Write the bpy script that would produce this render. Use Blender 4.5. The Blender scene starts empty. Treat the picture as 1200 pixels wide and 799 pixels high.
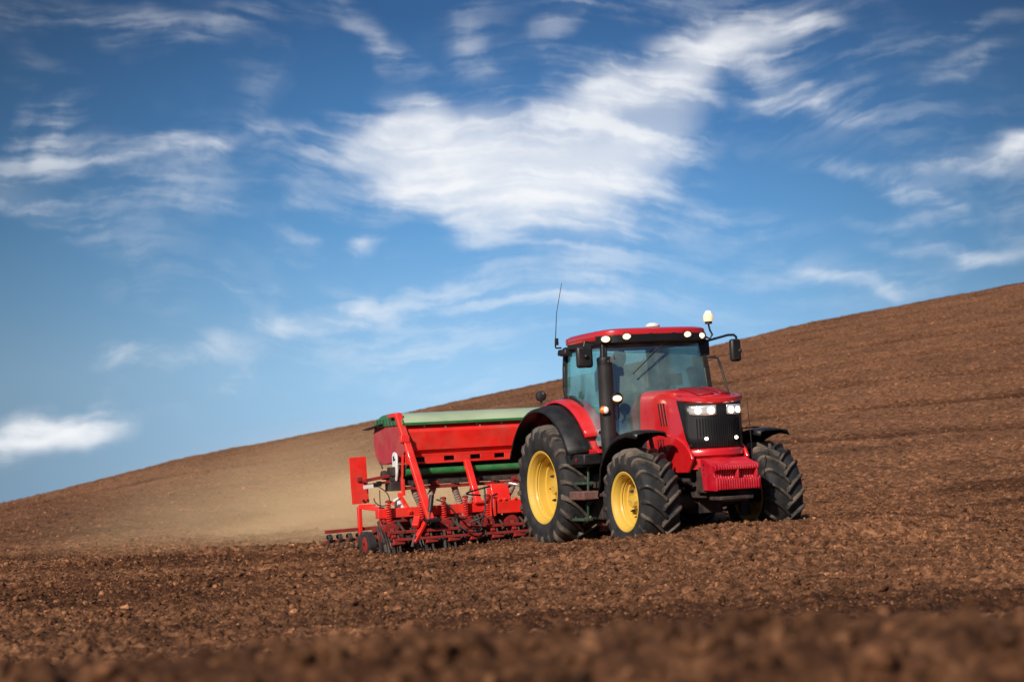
import bpy, bmesh, math, random
import numpy as np
from mathutils import Vector, Matrix, Euler
random.seed(7); rng = np.random.default_rng(11)
S = bpy.context.scene
COL = S.collection
R = math.radians

# ------------------------------------------------------------------ camera, sky, sun, exposure
FPX = 2345.0                                  # focal length in pixels of the 1200 px wide photograph
CAM_H, PITCH = 1.0, 4.0
cam_data = bpy.data.cameras.new('camera'); cam = bpy.data.objects.new('camera', cam_data); COL.objects.link(cam)
cam.location = (0, 0, CAM_H); cam.rotation_euler = (R(90 + PITCH), 0, 0)
cam_data.sensor_width = 36; cam_data.lens = FPX / 1200 * 36
cam_data.clip_start = .1; cam_data.clip_end = 5000
cam_data.dof.use_dof = True; cam_data.dof.focus_distance = 26.5; cam_data.dof.aperture_fstop = 2.2
S.camera = cam

SUN_AZ, SUN_EL = 241.0, 29.0                  # azimuth counter-clockwise from +X of the direction towards the sun
sd = Vector((math.cos(R(SUN_EL)) * math.cos(R(SUN_AZ)), math.cos(R(SUN_EL)) * math.sin(R(SUN_AZ)), math.sin(R(SUN_EL))))
sun_data = bpy.data.lights.new('sun', 'SUN'); sun = bpy.data.objects.new('sun', sun_data); COL.objects.link(sun)
sun_data.energy = 4.2; sun_data.angle = R(1.5); sun_data.color = (1.0, .90, .78)
sun.rotation_euler = sd.to_track_quat('Z', 'Y').to_euler()
S.view_settings.view_transform = 'Standard'; S.view_settings.look = 'None'
S.view_settings.exposure = 0.3; S.view_settings.gamma = 1.0
S.cycles.max_bounces = 8; S.cycles.transparent_max_bounces = 16; S.cycles.volume_bounces = 3
S.cycles.volume_step_rate = 4; S.cycles.use_denoising = True

W = bpy.data.worlds.new('World'); S.world = W; W.use_nodes = True
nt = W.node_tree; nt.nodes.clear()
def N(tree, kind, **kw):
    n = tree.nodes.new(kind)
    for k, v in kw.items(): setattr(n, k, v)
    return n
def wmath(op, a, b=None, c=None, clamp=False):
    n = N(nt, 'ShaderNodeMath', operation=op, use_clamp=clamp)
    for i, v in enumerate((a, b, c)):
        if v is None: continue
        if isinstance(v, (int, float)): n.inputs[i].default_value = v
        else: nt.links.new(v, n.inputs[i])
    return n.outputs[0]
SKY_STRENGTH = .07
def build_sky():
    L = nt.links.new
    tc = N(nt, 'ShaderNodeTexCoord')
    sky = N(nt, 'ShaderNodeTexSky', sky_type='NISHITA', sun_disc=False)
    sky.sun_elevation = R(SUN_EL); sky.sun_rotation = R(90 - SUN_AZ); sky.air_density = 1.2; sky.ozone_density = 2.5; sky.dust_density = .6
    sep = N(nt, 'ShaderNodeSeparateXYZ'); L(tc.outputs['Generated'], sep.inputs[0])
    deg = 180 / math.pi
    az = wmath('MULTIPLY', wmath('ARCTAN2', sep.outputs[0], sep.outputs[1]), deg)       # degrees right of +Y
    el = wmath('MULTIPLY', wmath('ARCSINE', sep.outputs[2]), deg)                       # degrees above the horizon
    P = N(nt, 'ShaderNodeCombineXYZ'); L(az, P.inputs[0]); L(el, P.inputs[1])
    # deep polarised blue by elevation, fading into the physical sky higher up
    ramp = N(nt, 'ShaderNodeValToRGB'); cr = ramp.color_ramp
    L(wmath('DIVIDE', el, 20.0, clamp=True), ramp.inputs[0])
    stops = [(0.0, (.34, .58, .84)), (.15, (.30, .55, .83)), (.25, (.19, .43, .74)), (.36, (.105, .31, .62)), (.5, (.05, .185, .44)), (.66, (.022, .095, .26)), (1.0, (.015, .06, .18))]
    cr.elements[0].position = 0; cr.elements[0].color = (*stops[0][1], 1)
    cr.elements[1].position = 1; cr.elements[1].color = (*stops[-1][1], 1)
    for p_, c_ in stops[1:-1]:
        e = cr.elements.new(p_); e.color = (*c_, 1)
    azf = N(nt, 'ShaderNodeMapRange', interpolation_type='SMOOTHSTEP'); L(wmath('ABSOLUTE', wmath('SUBTRACT', az, 1.5)), azf.inputs[0])
    azf.inputs[1].default_value = 2; azf.inputs[2].default_value = 20; azf.inputs[3].default_value = 1.10; azf.inputs[4].default_value = .46
    gain = N(nt, 'ShaderNodeVectorMath', operation='SCALE'); L(ramp.outputs[0], gain.inputs[0]); L(wmath('MULTIPLY', azf.outputs[0], .82 / SKY_STRENGTH), gain.inputs[3])
    mixb = N(nt, 'ShaderNodeMix', data_type='RGBA')
    hi = N(nt, 'ShaderNodeMapRange', interpolation_type='SMOOTHSTEP'); L(el, hi.inputs[0])
    hi.inputs[1].default_value = 14; hi.inputs[2].default_value = 32; hi.inputs[3].default_value = .92; hi.inputs[4].default_value = 0
    L(hi.outputs[0], mixb.inputs[0]); L(sky.outputs[0], mixb.inputs[6]); L(gain.outputs[0], mixb.inputs[7])
    # cirrus: soft strokes in (azimuth, elevation), warped and combed by noise
    def px(x, y): return ((x - 600) / 40.93, (399.5 - y) / 40.93 + PITCH)
    def noise(vec, scale, detail, rough=.55, dist=0.0):
        n = N(nt, 'ShaderNodeTexNoise', noise_dimensions='2D'); L(vec, n.inputs['Vector'])
        n.inputs['Scale'].default_value = scale; n.inputs['Detail'].default_value = detail
        n.inputs['Roughness'].default_value = rough; n.inputs['Distortion'].default_value = dist
        return n
    warp = noise(P.outputs[0], .34, 3, .5)
    off = N(nt, 'ShaderNodeVectorMath', operation='SUBTRACT'); L(warp.outputs['Color'], off.inputs[0]); off.inputs[1].default_value = (.5, .5, .5)
    sc = N(nt, 'ShaderNodeVectorMath', operation='MULTIPLY'); L(off.outputs[0], sc.inputs[0]); sc.inputs[1].default_value = (2.2, 1.3, 0)
    PW = N(nt, 'ShaderNodeVectorMath', operation='ADD'); L(P.outputs[0], PW.inputs[0]); L(sc.outputs[0], PW.inputs[1])
    wp2 = noise(P.outputs[0], .11, .5, .4)
    of2 = N(nt, 'ShaderNodeVectorMath', operation='SUBTRACT'); L(wp2.outputs['Color'], of2.inputs[0]); of2.inputs[1].default_value = (.5, .5, .5)
    sc2 = N(nt, 'ShaderNodeVectorMath', operation='MULTIPLY'); L(of2.outputs[0], sc2.inputs[0]); sc2.inputs[1].default_value = (3.6, 3.6, 0)
    PF = N(nt, 'ShaderNodeVectorMath', operation='ADD'); L(P.outputs[0], PF.inputs[0]); L(sc2.outputs[0], PF.inputs[1])
    wp3 = noise(P.outputs[0], .75, 4, .55)
    of3 = N(nt, 'ShaderNodeVectorMath', operation='SUBTRACT'); L(wp3.outputs['Color'], of3.inputs[0]); of3.inputs[1].default_value = (.5, .5, .5)
    sc3 = N(nt, 'ShaderNodeVectorMath', operation='MULTIPLY'); L(of3.outputs[0], sc3.inputs[0]); sc3.inputs[1].default_value = (.80, .46, 0)
    PF2 = N(nt, 'ShaderNodeVectorMath', operation='ADD'); L(PF.outputs[0], PF2.inputs[0]); L(sc3.outputs[0], PF2.inputs[1]); PF = PF2
    strokes = [(715,185,150,62,10,.8),(770,150,90,60,40,.5),  # x, y, half length, half width (photo px), angle, strength
        (560,185,250,75,6,1.0),(480,160,150,50,14,.8),(640,215,190,75,0,1.0),(500,225,120,45,-8,.8),(715,115,170,48,14,.85),(850,58,130,40,10,1.0),
        (930,45,90,26,6,.75),(905,95,110,30,-38,.55),(960,120,90,22,-18,.35),(800,110,70,60,60,.6),(640,262,190,40,-5,.5),(820,268,140,26,0,.25),(680,290,150,60,0,.3),
        (215,176,200,20,6,.7),(65,190,80,34,65,.5),(50,255,100,34,-12,.45),(20,205,26,80,0,.35),(300,245,150,15,-3,.35),(180,215,160,50,0,.22),
        (420,284,28,22,40,.55),(340,290,40,16,-35,.3),
        (290,358,80,26,-35,.5),(330,372,50,26,-60,.5),(390,380,120,28,10,.6),(430,352,40,18,60,.4),(560,345,240,55,5,.38),(680,335,170,40,0,.32),
        (200,413,120,24,0,.5),(80,508,100,30,14,.9),(120,480,40,22,40,.5),(30,525,70,26,5,.65),(285,445,22,20,40,.35),(470,420,160,50,0,.25),
        (200,35,200,24,5,.25),(420,40,100,20,-40,.25),(470,65,80,18,-30,.22),(700,75,180,24,-5,.42),(560,62,40,60,20,.28),(655,20,80,28,50,.28),
        (1080,60,150,18,10,.2),(1115,93,80,18,15,.32),(800,12,240,18,0,.16),
        (1180,180,70,22,15,.9),(1010,215,80,16,-10,.35),(1075,240,70,13,-15,.5),(1120,205,100,14,5,.3),
        (1010,330,95,15,-8,.75),(1080,297,80,14,-12,.65),(1130,315,110,17,5,.5),(1060,265,100,11,0,.25),(950,138,110,18,-15,.4),(900,330,200,50,0,.2)]
    acc = None
    for x, y, hl, hw, an, st in strokes:
        m = N(nt, 'ShaderNodeMapping', vector_type='TEXTURE'); L(PW.outputs[0], m.inputs[0])
        cx, cy = px(x, y); m.inputs['Location'].default_value = (cx, cy, 0); m.inputs['Rotation'].default_value = (0, 0, R(an))
        m.inputs['Scale'].default_value = (hl / 40.93, hw / 40.93, 1)
        ln = N(nt, 'ShaderNodeVectorMath', operation='LENGTH'); L(m.outputs[0], ln.inputs[0])
        mr = N(nt, 'ShaderNodeMapRange', interpolation_type='SMOOTHERSTEP'); L(ln.outputs['Value'], mr.inputs[0])
        mr.inputs[1].default_value = 0; mr.inputs[2].default_value = 1.22; mr.inputs[3].default_value = (min(1, st * 1.12) if st >= .8 else st * .80); mr.inputs[4].default_value = 0
        acc = mr.outputs[0] if acc is None else wmath('SUBTRACT', wmath('ADD', acc, mr.outputs[0]), wmath('MULTIPLY', acc, mr.outputs[0]))
    def fibres(angle, sx, sy, seed):
        m = N(nt, 'ShaderNodeMapping'); L(PF.outputs[0], m.inputs[0])
        m.inputs['Rotation'].default_value = (0, 0, R(-angle)); m.inputs['Scale'].default_value = (sx, sy, 1); m.inputs['Location'].default_value = (seed, seed * .7, 0)
        return noise(m.outputs[0], 1.0, 6, .58, .15).outputs['Factor' if 'Factor' in noise(m.outputs[0], 1, 1).outputs else 'Fac']
    f1 = fibres(12, .24, 1.5, 3.1); f2 = fibres(-36, .26, 1.5, 9.4); f4 = fibres(46, .26, 1.5, 5.7); f3 = noise(PW.outputs[0], .7, 8, .6).outputs[0]
    def mixf(fac, a, b):
        n = N(nt, 'ShaderNodeMix', data_type='FLOAT')
        for k_, v_ in ((0, fac), (2, a), (3, b)): L(v_, n.inputs[k_])
        return n.outputs[0]
    def ramp01(v, lo, hi, a=0.0, b=1.0):
        n = N(nt, 'ShaderNodeMapRange', interpolation_type='SMOOTHSTEP'); L(v, n.inputs[0])
        for k_, v_ in zip((1, 2, 3, 4), (lo, hi, a, b)): n.inputs[k_].default_value = v_
        return n.outputs[0]
    reg = noise(P.outputs[0], .12, 0).outputs[0]; reg2 = noise(P.outputs[0], .17, 0).outputs[0]
    fib = mixf(ramp01(reg, .44, .64), mixf(ramp01(reg2, .48, .66), f1, f4), f2)
    tex = wmath('ADD', wmath('MULTIPLY', fib, .76), wmath('MULTIPLY', f3, .24))
    comb = ramp01(tex, .40, .68)
    veil = wmath('MULTIPLY', ramp01(noise(PW.outputs[0], .16, 3).outputs[0], .48, .80, 0, .13), ramp01(el, 0, 4))
    a2 = wmath('ADD', acc, wmath('MULTIPLY', wmath('SUBTRACT', 1.0, acc), veil))
    core = wmath('MULTIPLY', wmath('POWER', a2, 1.9), .74)
    cm = wmath('MULTIPLY', wmath('POWER', a2, .8), wmath('ADD', core, wmath('MULTIPLY', wmath('SUBTRACT', 1.0, core), comb)), clamp=True)
    cm = wmath('MULTIPLY', cm, .96)
    mixc = N(nt, 'ShaderNodeMix', data_type='RGBA'); L(cm, mixc.inputs[0]); L(mixb.outputs[2], mixc.inputs[6])
    mixc.inputs[7].default_value = (.77 / SKY_STRENGTH, .78 / SKY_STRENGTH, .80 / SKY_STRENGTH, 1)
    bg = N(nt, 'ShaderNodeBackground'); L(mixc.outputs[2], bg.inputs[0]); bg.inputs[1].default_value = SKY_STRENGTH
    out = N(nt, 'ShaderNodeOutputWorld'); L(bg.outputs[0], out.inputs[0])
build_sky()

# ------------------------------------------------------------------ helpers
def mat(name, base=(.5, .5, .5), rough=.5, metal=0.0, coat=0.0, var=.0, vscale=6.0, bump=0.0, bscale=40.0, emis=None, estr=0.0, dirt=None, dirt_amt=0.0, dirt_scale=5.0, spec=.5):
    m = bpy.data.materials.new(name); m.use_nodes = True; t = m.node_tree; b = t.nodes['Principled BSDF']
    b.inputs['Roughness'].default_value = rough; b.inputs['Metallic'].default_value = metal
    b.inputs['Coat Weight'].default_value = coat; b.inputs['Coat Roughness'].default_value = .08; b.inputs['Specular IOR Level'].default_value = spec
    tc = N(t, 'ShaderNodeTexCoord'); L = t.links.new
    nz = N(t, 'ShaderNodeTexNoise'); L(tc.outputs['Object'], nz.inputs['Vector']); nz.inputs['Scale'].default_value = vscale; nz.inputs['Detail'].default_value = 6
    rp = N(t, 'ShaderNodeValToRGB'); L(nz.outputs[0], rp.inputs[0])
    rp.color_ramp.elements[0].position = .3; rp.color_ramp.elements[1].position = .7
    rp.color_ramp.elements[0].color = (*[c * (1 - var) for c in base], 1); rp.color_ramp.elements[1].color = (*[min(1, c * (1 + var)) for c in base], 1)
    colour = rp.outputs[0]
    if dirt:
        n2 = N(t, 'ShaderNodeTexNoise'); L(tc.outputs['Object'], n2.inputs['Vector']); n2.inputs['Scale'].default_value = dirt_scale; n2.inputs['Detail'].default_value = 9; n2.inputs['Roughness'].default_value = .65
        r2 = N(t, 'ShaderNodeMapRange'); L(n2.outputs[0], r2.inputs[0]); r2.inputs[1].default_value = .42; r2.inputs[2].default_value = .72; r2.inputs[4].default_value = dirt_amt
        mx = N(t, 'ShaderNodeMix', data_type='RGBA'); L(r2.outputs[0], mx.inputs[0]); L(colour, mx.inputs[6]); mx.inputs[7].default_value = (*dirt, 1); colour = mx.outputs[2]
        r3 = N(t, 'ShaderNodeMapRange'); L(r2.outputs[0], r3.inputs[0]); r3.inputs[2].default_value = max(dirt_amt, .01); r3.inputs[3].default_value = rough; r3.inputs[4].default_value = min(1, rough + .35)
        L(r3.outputs[0], b.inputs['Roughness'])
    L(colour, b.inputs['Base Color'])
    if bump:
        n3 = N(t, 'ShaderNodeTexNoise'); L(tc.outputs['Object'], n3.inputs['Vector']); n3.inputs['Scale'].default_value = bscale; n3.inputs['Detail'].default_value = 4
        bp = N(t, 'ShaderNodeBump'); bp.inputs['Strength'].default_value = bump; bp.inputs['Distance'].default_value = .01; L(n3.outputs[0], bp.inputs['Height']); L(bp.outputs[0], b.inputs['Normal'])
    if emis:
        b.inputs['Emission Color'].default_value = (*emis, 1); b.inputs['Emission Strength'].default_value = estr
    return m

class MB:
    """collects shapes and links them as one mesh object"""
    def __init__(s): s.v = []; s.f = []
    def add(s, vs, fs):
        o = len(s.v); s.v += [tuple(v) for v in vs]; s.f += [tuple(i + o for i in f) for f in fs]; return s
    def box(s, c, d, rot=None):
        hx, hy, hz = d[0] / 2, d[1] / 2, d[2] / 2
        vs = [Vector((x, y, z)) for x in (-hx, hx) for y in (-hy, hy) for z in (-hz, hz)]
        M = Euler(rot).to_matrix() if rot else Matrix.Identity(3)
        return s.add([M @ v + Vector(c) for v in vs], [(0, 1, 3, 2), (4, 6, 7, 5), (0, 4, 5, 1), (2, 3, 7, 6), (0, 2, 6, 4), (1, 5, 7, 3)])
    def bar(s, a, b, w, h=None, up=(0, 0, 1)):
        a, b = Vector(a), Vector(b); d = (b - a).normalized(); h = h or w
        up = Vector(up)
        if abs(d.dot(up)) > .98: up = Vector((0, 1, 0))
        x = d.cross(up).normalized() * w / 2; y = x.cross(d).normalized() * h / 2
        vs = [p + sx * x + sy * y for p in (a, b) for sx, sy in ((-1, -1), (1, -1), (1, 1), (-1, 1))]
        return s.add(vs, [(3, 2, 1, 0), (4, 5, 6, 7), (0, 1, 5, 4), (1, 2, 6, 5), (2, 3, 7, 6), (3, 0, 4, 7)])
    def tube(s, pts, r, n=10, caps=True):
        pts = [Vector(p) for p in pts]; rr = r if isinstance(r, (list, tuple)) else [r] * len(pts)
        vs = []; fs = []; prev = None
        for i, p in enumerate(pts):
            d = (pts[min(i + 1, len(pts) - 1)] - pts[max(i - 1, 0)]).normalized()
            if i and d.dot(pd) < 0: d = -d
            pd = d
            if prev is None:
                u = d.orthogonal().normalized()
            else:
                u = (prev - d * prev.dot(d)).normalized()
            prev = u; w = d.cross(u)
            vs += [p + rr[i] * (math.cos(2 * math.pi * k / n) * u + math.sin(2 * math.pi * k / n) * w) for k in range(n)]
        for i in range(len(pts) - 1):
            for k in range(n):
                k2 = (k + 1) % n; fs.append((i * n + k, i * n + k2, (i + 1) * n + k2, (i + 1) * n + k))
        if caps: fs += [tuple(reversed(range(n))), tuple((len(pts) - 1) * n + k for k in range(n))]
        return s.add(vs, fs)
    def lathe(s, prof, c=(0, 0, 0), axis='X', n=32, closed=False):
        """prof: list of (along axis, radius)"""
        vs = []; fs = []; m = len(prof)
        for k in range(n):
            a = 2 * math.pi * k / n; ca, sa = math.cos(a), math.sin(a)
            for t, r in prof:
                p = {'X': (t, r * ca, r * sa), 'Y': (r * sa, t, r * ca), 'Z': (r * ca, r * sa, t)}[axis]
                vs.append((p[0] + c[0], p[1] + c[1], p[2] + c[2]))
        for k in range(n):
            k2 = (k + 1) % n
            for i in range(m if closed else m - 1):
                j = (i + 1) % m; fs.append((k * m + i, k2 * m + i, k2 * m + j, k * m + j))
        return s.add(vs, fs)
    def prism(s, poly, lo, hi, axis='X'):
        """poly in the two other axes, extruded along axis"""
        def P(t, a, b): return {'X': (t, a, b), 'Y': (a, t, b), 'Z': (a, b, t)}[axis]
        n = len(poly); vs = [P(lo, *p) for p in poly] + [P(hi, *p) for p in poly]
        fs = [tuple(reversed(range(n))), tuple(range(n, 2 * n))] + [(i, (i + 1) % n, n + (i + 1) % n, n + i) for i in range(n)]
        return s.add(vs, fs)
    def grid(s, rows, closed=False):
        m = len(rows[0]); vs = [p for r in rows for p in r]; fs = []
        for i in range(len(rows) - 1):
            for j in range(m if closed else m - 1):
                k = (j + 1) % m; fs.append((i * m + j, i * m + k, (i + 1) * m + k, (i + 1) * m + j))
        return s.add(vs, fs)
    def ball(s, c, r, n=12, sq=(1, 1, 1)):
        prof = []
        vs = []; fs = []
        for i in range(n + 1):
            th = math.pi * i / n
            for k in range(2 * n):
                ph = math.pi * k / n
                vs.append((c[0] + r * sq[0] * math.sin(th) * math.cos(ph), c[1] + r * sq[1] * math.sin(th) * math.sin(ph), c[2] + r * sq[2] * math.cos(th)))
        for i in range(n):
            for k in range(2 * n):
                k2 = (k + 1) % (2 * n); fs.append((i * 2 * n + k, (i + 1) * 2 * n + k, (i + 1) * 2 * n + k2, i * 2 * n + k2))
        return s.add(vs, fs)
    def build(s, name, m, parent=None, bevel=0.0, angle=35, solid=0.0, off=None):
        off = Vector(off) if off is not None else Vector(parent.get('_off', (0, 0, 0)) if parent else (0, 0, 0))
        me = bpy.data.meshes.new(name); me.from_pydata([Vector(v) - off for v in s.v], [], s.f); me.update()
        bm = bmesh.new(); bm.from_mesh(me); bmesh.ops.remove_doubles(bm, verts=bm.verts, dist=1e-5); bmesh.ops.recalc_face_normals(bm, faces=bm.faces); bm.to_mesh(me); bm.free()
        o = bpy.data.objects.new(name, me); COL.objects.link(o); me.materials.append(m)
        if parent: o.parent = parent
        me.polygons.foreach_set('use_smooth', [True] * len(me.polygons)); me.set_sharp_from_angle(angle=R(angle))
        if solid:
            md = o.modifiers.new('solid', 'SOLIDIFY'); md.thickness = solid; md.offset = 0
        if bevel:
            md = o.modifiers.new('bevel', 'BEVEL'); md.width = bevel; md.segments = 2; md.limit_method = 'ANGLE'; md.angle_limit = R(40)
            md.harden_normals = False
        if parent and '_off' in parent: o['_off'] = tuple(off)
        return o
def empty(name, loc=(0, 0, 0), rot=(0, 0, 0), parent=None):
    o = bpy.data.objects.new(name, None); COL.objects.link(o); o.location = loc; o.rotation_euler = rot; o.empty_display_size = .3
    if parent: o.parent = parent
    return o
def tag(o, label=None, cat=None, group=None, kind=None):
    for k, v in (('label', label), ('category', cat), ('group', group), ('kind', kind)):
        if v: o[k] = v
    return o
def kids(o): return [c for c in bpy.data.objects if c.parent == o]
def copy_tree(o, parent=None):
    c = o.copy(); COL.objects.link(c)
    if parent: c.parent = parent
    for ch in kids(o): copy_tree(ch, c)
    return c
def smooth01(t): t = np.clip(t, 0, 1); return t * t * (3 - 2 * t)
def lerp(a, b, t): return a + (b - a) * t

# ------------------------------------------------------------------ pose of the tractor on the slope
POSE_ROT = (R(-.4), R(-3.2), R(23.5)); POSE_LOC = Vector((1.56, 29.3, .09))
RM = Euler(POSE_ROT).to_matrix()
def to_world(p): return POSE_LOC + RM @ Vector(p)

# ------------------------------------------------------------------ ground
def hash2(ix, iy, seed):
    h = (ix.astype(np.int64) * 374761393 + iy.astype(np.int64) * 668265263 + seed * 982451653) & 0xFFFFFFFF
    h = ((h ^ (h >> 13)) * 1274126177) & 0xFFFFFFFF
    return ((h ^ (h >> 16)) & 0xFFFF) / 65535.0
def vnoise(x, y, seed=0):
    ix, iy = np.floor(x), np.floor(y); fx, fy = x - ix, y - iy
    fx = fx * fx * fx * (fx * (fx * 6 - 15) + 10); fy = fy * fy * fy * (fy * (fy * 6 - 15) + 10)
    a, b, c, d = hash2(ix, iy, seed), hash2(ix + 1, iy, seed), hash2(ix, iy + 1, seed), hash2(ix + 1, iy + 1, seed)
    return (a + (b - a) * fx) * (1 - fy) + (c + (d - c) * fx) * fy - .5
def clodnoise(x, y, size, seed, keep=.6):
    """rounded lumps: one per cell, random place, size and height"""
    gx, gy = x / size, y / size; ix, iy = np.floor(gx), np.floor(gy); best = np.zeros_like(x)
    for dx in (-1, 0, 1):
        for dy in (-1, 0, 1):
            cx, cy = ix + dx, iy + dy
            px_ = cx + hash2(cx, cy, seed); py_ = cy + hash2(cx, cy, seed + 1); rr = .25 + .5 * hash2(cx, cy, seed + 2); on = hash2(cx, cy, seed + 3) < keep
            asp = .7 + .6 * hash2(cx, cy, seed + 4)
            d2 = (((gx - px_) * asp) ** 2 + ((gy - py_) / asp) ** 2) / (rr * rr)
            best = np.maximum(best, np.where(on, np.sqrt(np.clip(1 - d2, 0, 1)) * rr, 0))
    return best * size
NX, NY, NZ = RM[0][2], RM[1][2], RM[2][2]
def plane_z(x, y): return POSE_LOC.z - (NX * (x - POSE_LOC.x) + NY * (y - POSE_LOC.y)) / NZ
SKYL = [(-700,700),(-300,655),(0,590),(120,560),(200,541),(370,507),(437,493),(530,471),(600,457),(663,443),(760,421),(862,397),(960,376),(1080,353),(1200,331),(1500,285),(1900,250)]
_cp, _sp = math.cos(R(PITCH)), math.sin(R(PITCH))
def pix_dir(x, y):
    a = (x - 600) / FPX; b = -(y - 399.5) / FPX; d = _cp - b * _sp
    return a / d, (_sp + b * _cp) / d
_su = np.array([pix_dir(*p)[0] for p in SKYL]); _se = np.array([pix_dir(*p)[1] for p in SKYL])
Y0, Y1 = 33.0, 118.0
def track_coords(x, y):
    """tractor-frame lateral and rearward coordinates"""
    dx, dy = x - POSE_LOC.x, y - POSE_LOC.y; c, s = math.cos(POSE_ROT[2]), math.sin(POSE_ROT[2])
    return dx * c + dy * s, -dx * s + dy * c
def base_z(x, y):
    x = np.asarray(x, float); y = np.asarray(y, float)
    th = np.arctan2(x, y); u = np.tan(np.clip(th, -.75, .75)); yy = np.maximum(y, np.hypot(x, y) * .7)
    xc = 60 * np.tanh(x / 60)
    near = .05 * xc - .07
    pl = plane_z(xc, np.minimum(yy, Y0))
    w = smooth01((yy - 14) / 12); z = near * (1 - w) + pl * w
    # bank close to the camera, and a dip behind it
    z += .69 * np.exp(-((yy - 4.9) / 1.5) ** 2) * smooth01((yy - 1.2) / 2)
    z += .05 * smooth01((yy - 20) / 6) * (1 - smooth01((yy - 31.5) / 3))
    z += .09 * np.exp(-((yy - 30.6 - .25 * np.sin(x * .9)) / .8) ** 2) * smooth01((-x - 3.8) / 2)
    # loose soil the machine has sunk into
    lat, back = track_coords(x, y)
    off = np.clip(.10 + .045 * (np.clip(lat, -4, 1.6) + .9) - .035 * np.clip(back, -4.6, 5), -.13, .4)
    near_m = smooth01((4.2 - np.abs(lat)) / 2.6) * smooth01((back + 6.6) / 2.4) * smooth01((5.2 - back) / 2.5)
    z += off * near_m
    e0 = (z - CAM_H) / np.maximum(yy, 1); es = np.interp(u, _su, _se)
    t = np.clip((yy - Y0) / (Y1 - Y0), 0, 1); g = 1 - (1 - t) ** 1.9
    eh = e0 * (1 - g) + es * g - .00035 * np.maximum(yy - Y1, 0) / (1 + np.maximum(yy - Y1, 0) / 300)
    zh = CAM_H + yy * eh
    far = yy > Y0
    return np.where(far, zh, z)
def relief(x, y):
    r = np.hypot(x, y)
    lat, back = track_coords(x, y)
    def rg(a, b, s): return .5 - np.abs(vnoise(a, b, s)) * 2
    z = .07 * vnoise(x / 2.3, y / 2.3, 1) + .04 * vnoise(x / .8, y / .6, 2) + .034 * vnoise(x / .33, y / .33, 3) + .032 * rg(x / .17, y / .17, 4)
    z += .028 * rg(x / .085, y / .085, 5) + .022 * vnoise(x / .042, y / .042, 6)
    z += .15 * vnoise((x + .3 * y) / 5.5, (y - .06 * x) / .8, 7) * smooth01((y - 9) / 5)
    z += .30 * clodnoise(x, y, .16, 20, .14) + .5 * clodnoise(x, y, .075, 30, .35) + .45 * clodnoise(x + 3, y, .042, 40, .5)
    # old drill rows and wheelings that run over the hill
    rows = np.sin((lat + .25 * vnoise(x / 7, y / 7, 9)) * 2 * math.pi / .55) * .028
    z += rows * smooth01((y - 33) / 10)
    fade = 1 - smooth01((r - 30.5) / 22) * .62
    z *= fade
    far = smooth01((r - 34) / 30)
    z += far * (.20 * vnoise(x / 6, y / 6, 12) + .06 * vnoise(x / 1.6, y / 1.2, 13) + .05 * vnoise(x / .45, y / .45, 14))
    # contour furrows on the hill
    yc = y + .12 * x + 3.0 * vnoise(x / 30, y / 30, 15)
    z += far * -.34 * np.clip(np.cos(yc * 2 * math.pi / 8.5) - .75, 0, 1) * 2
    # wheels stand in the soil: no bumps above their contact
    lo = (np.abs(np.abs(lat) - .93) < .42) & (back > -3.6) & (back < 1.4)
    z = np.where(lo, z * .5, z)
    return z - .03
def ground_z(x, y): return base_z(x, y) + relief(x, y)

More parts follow.
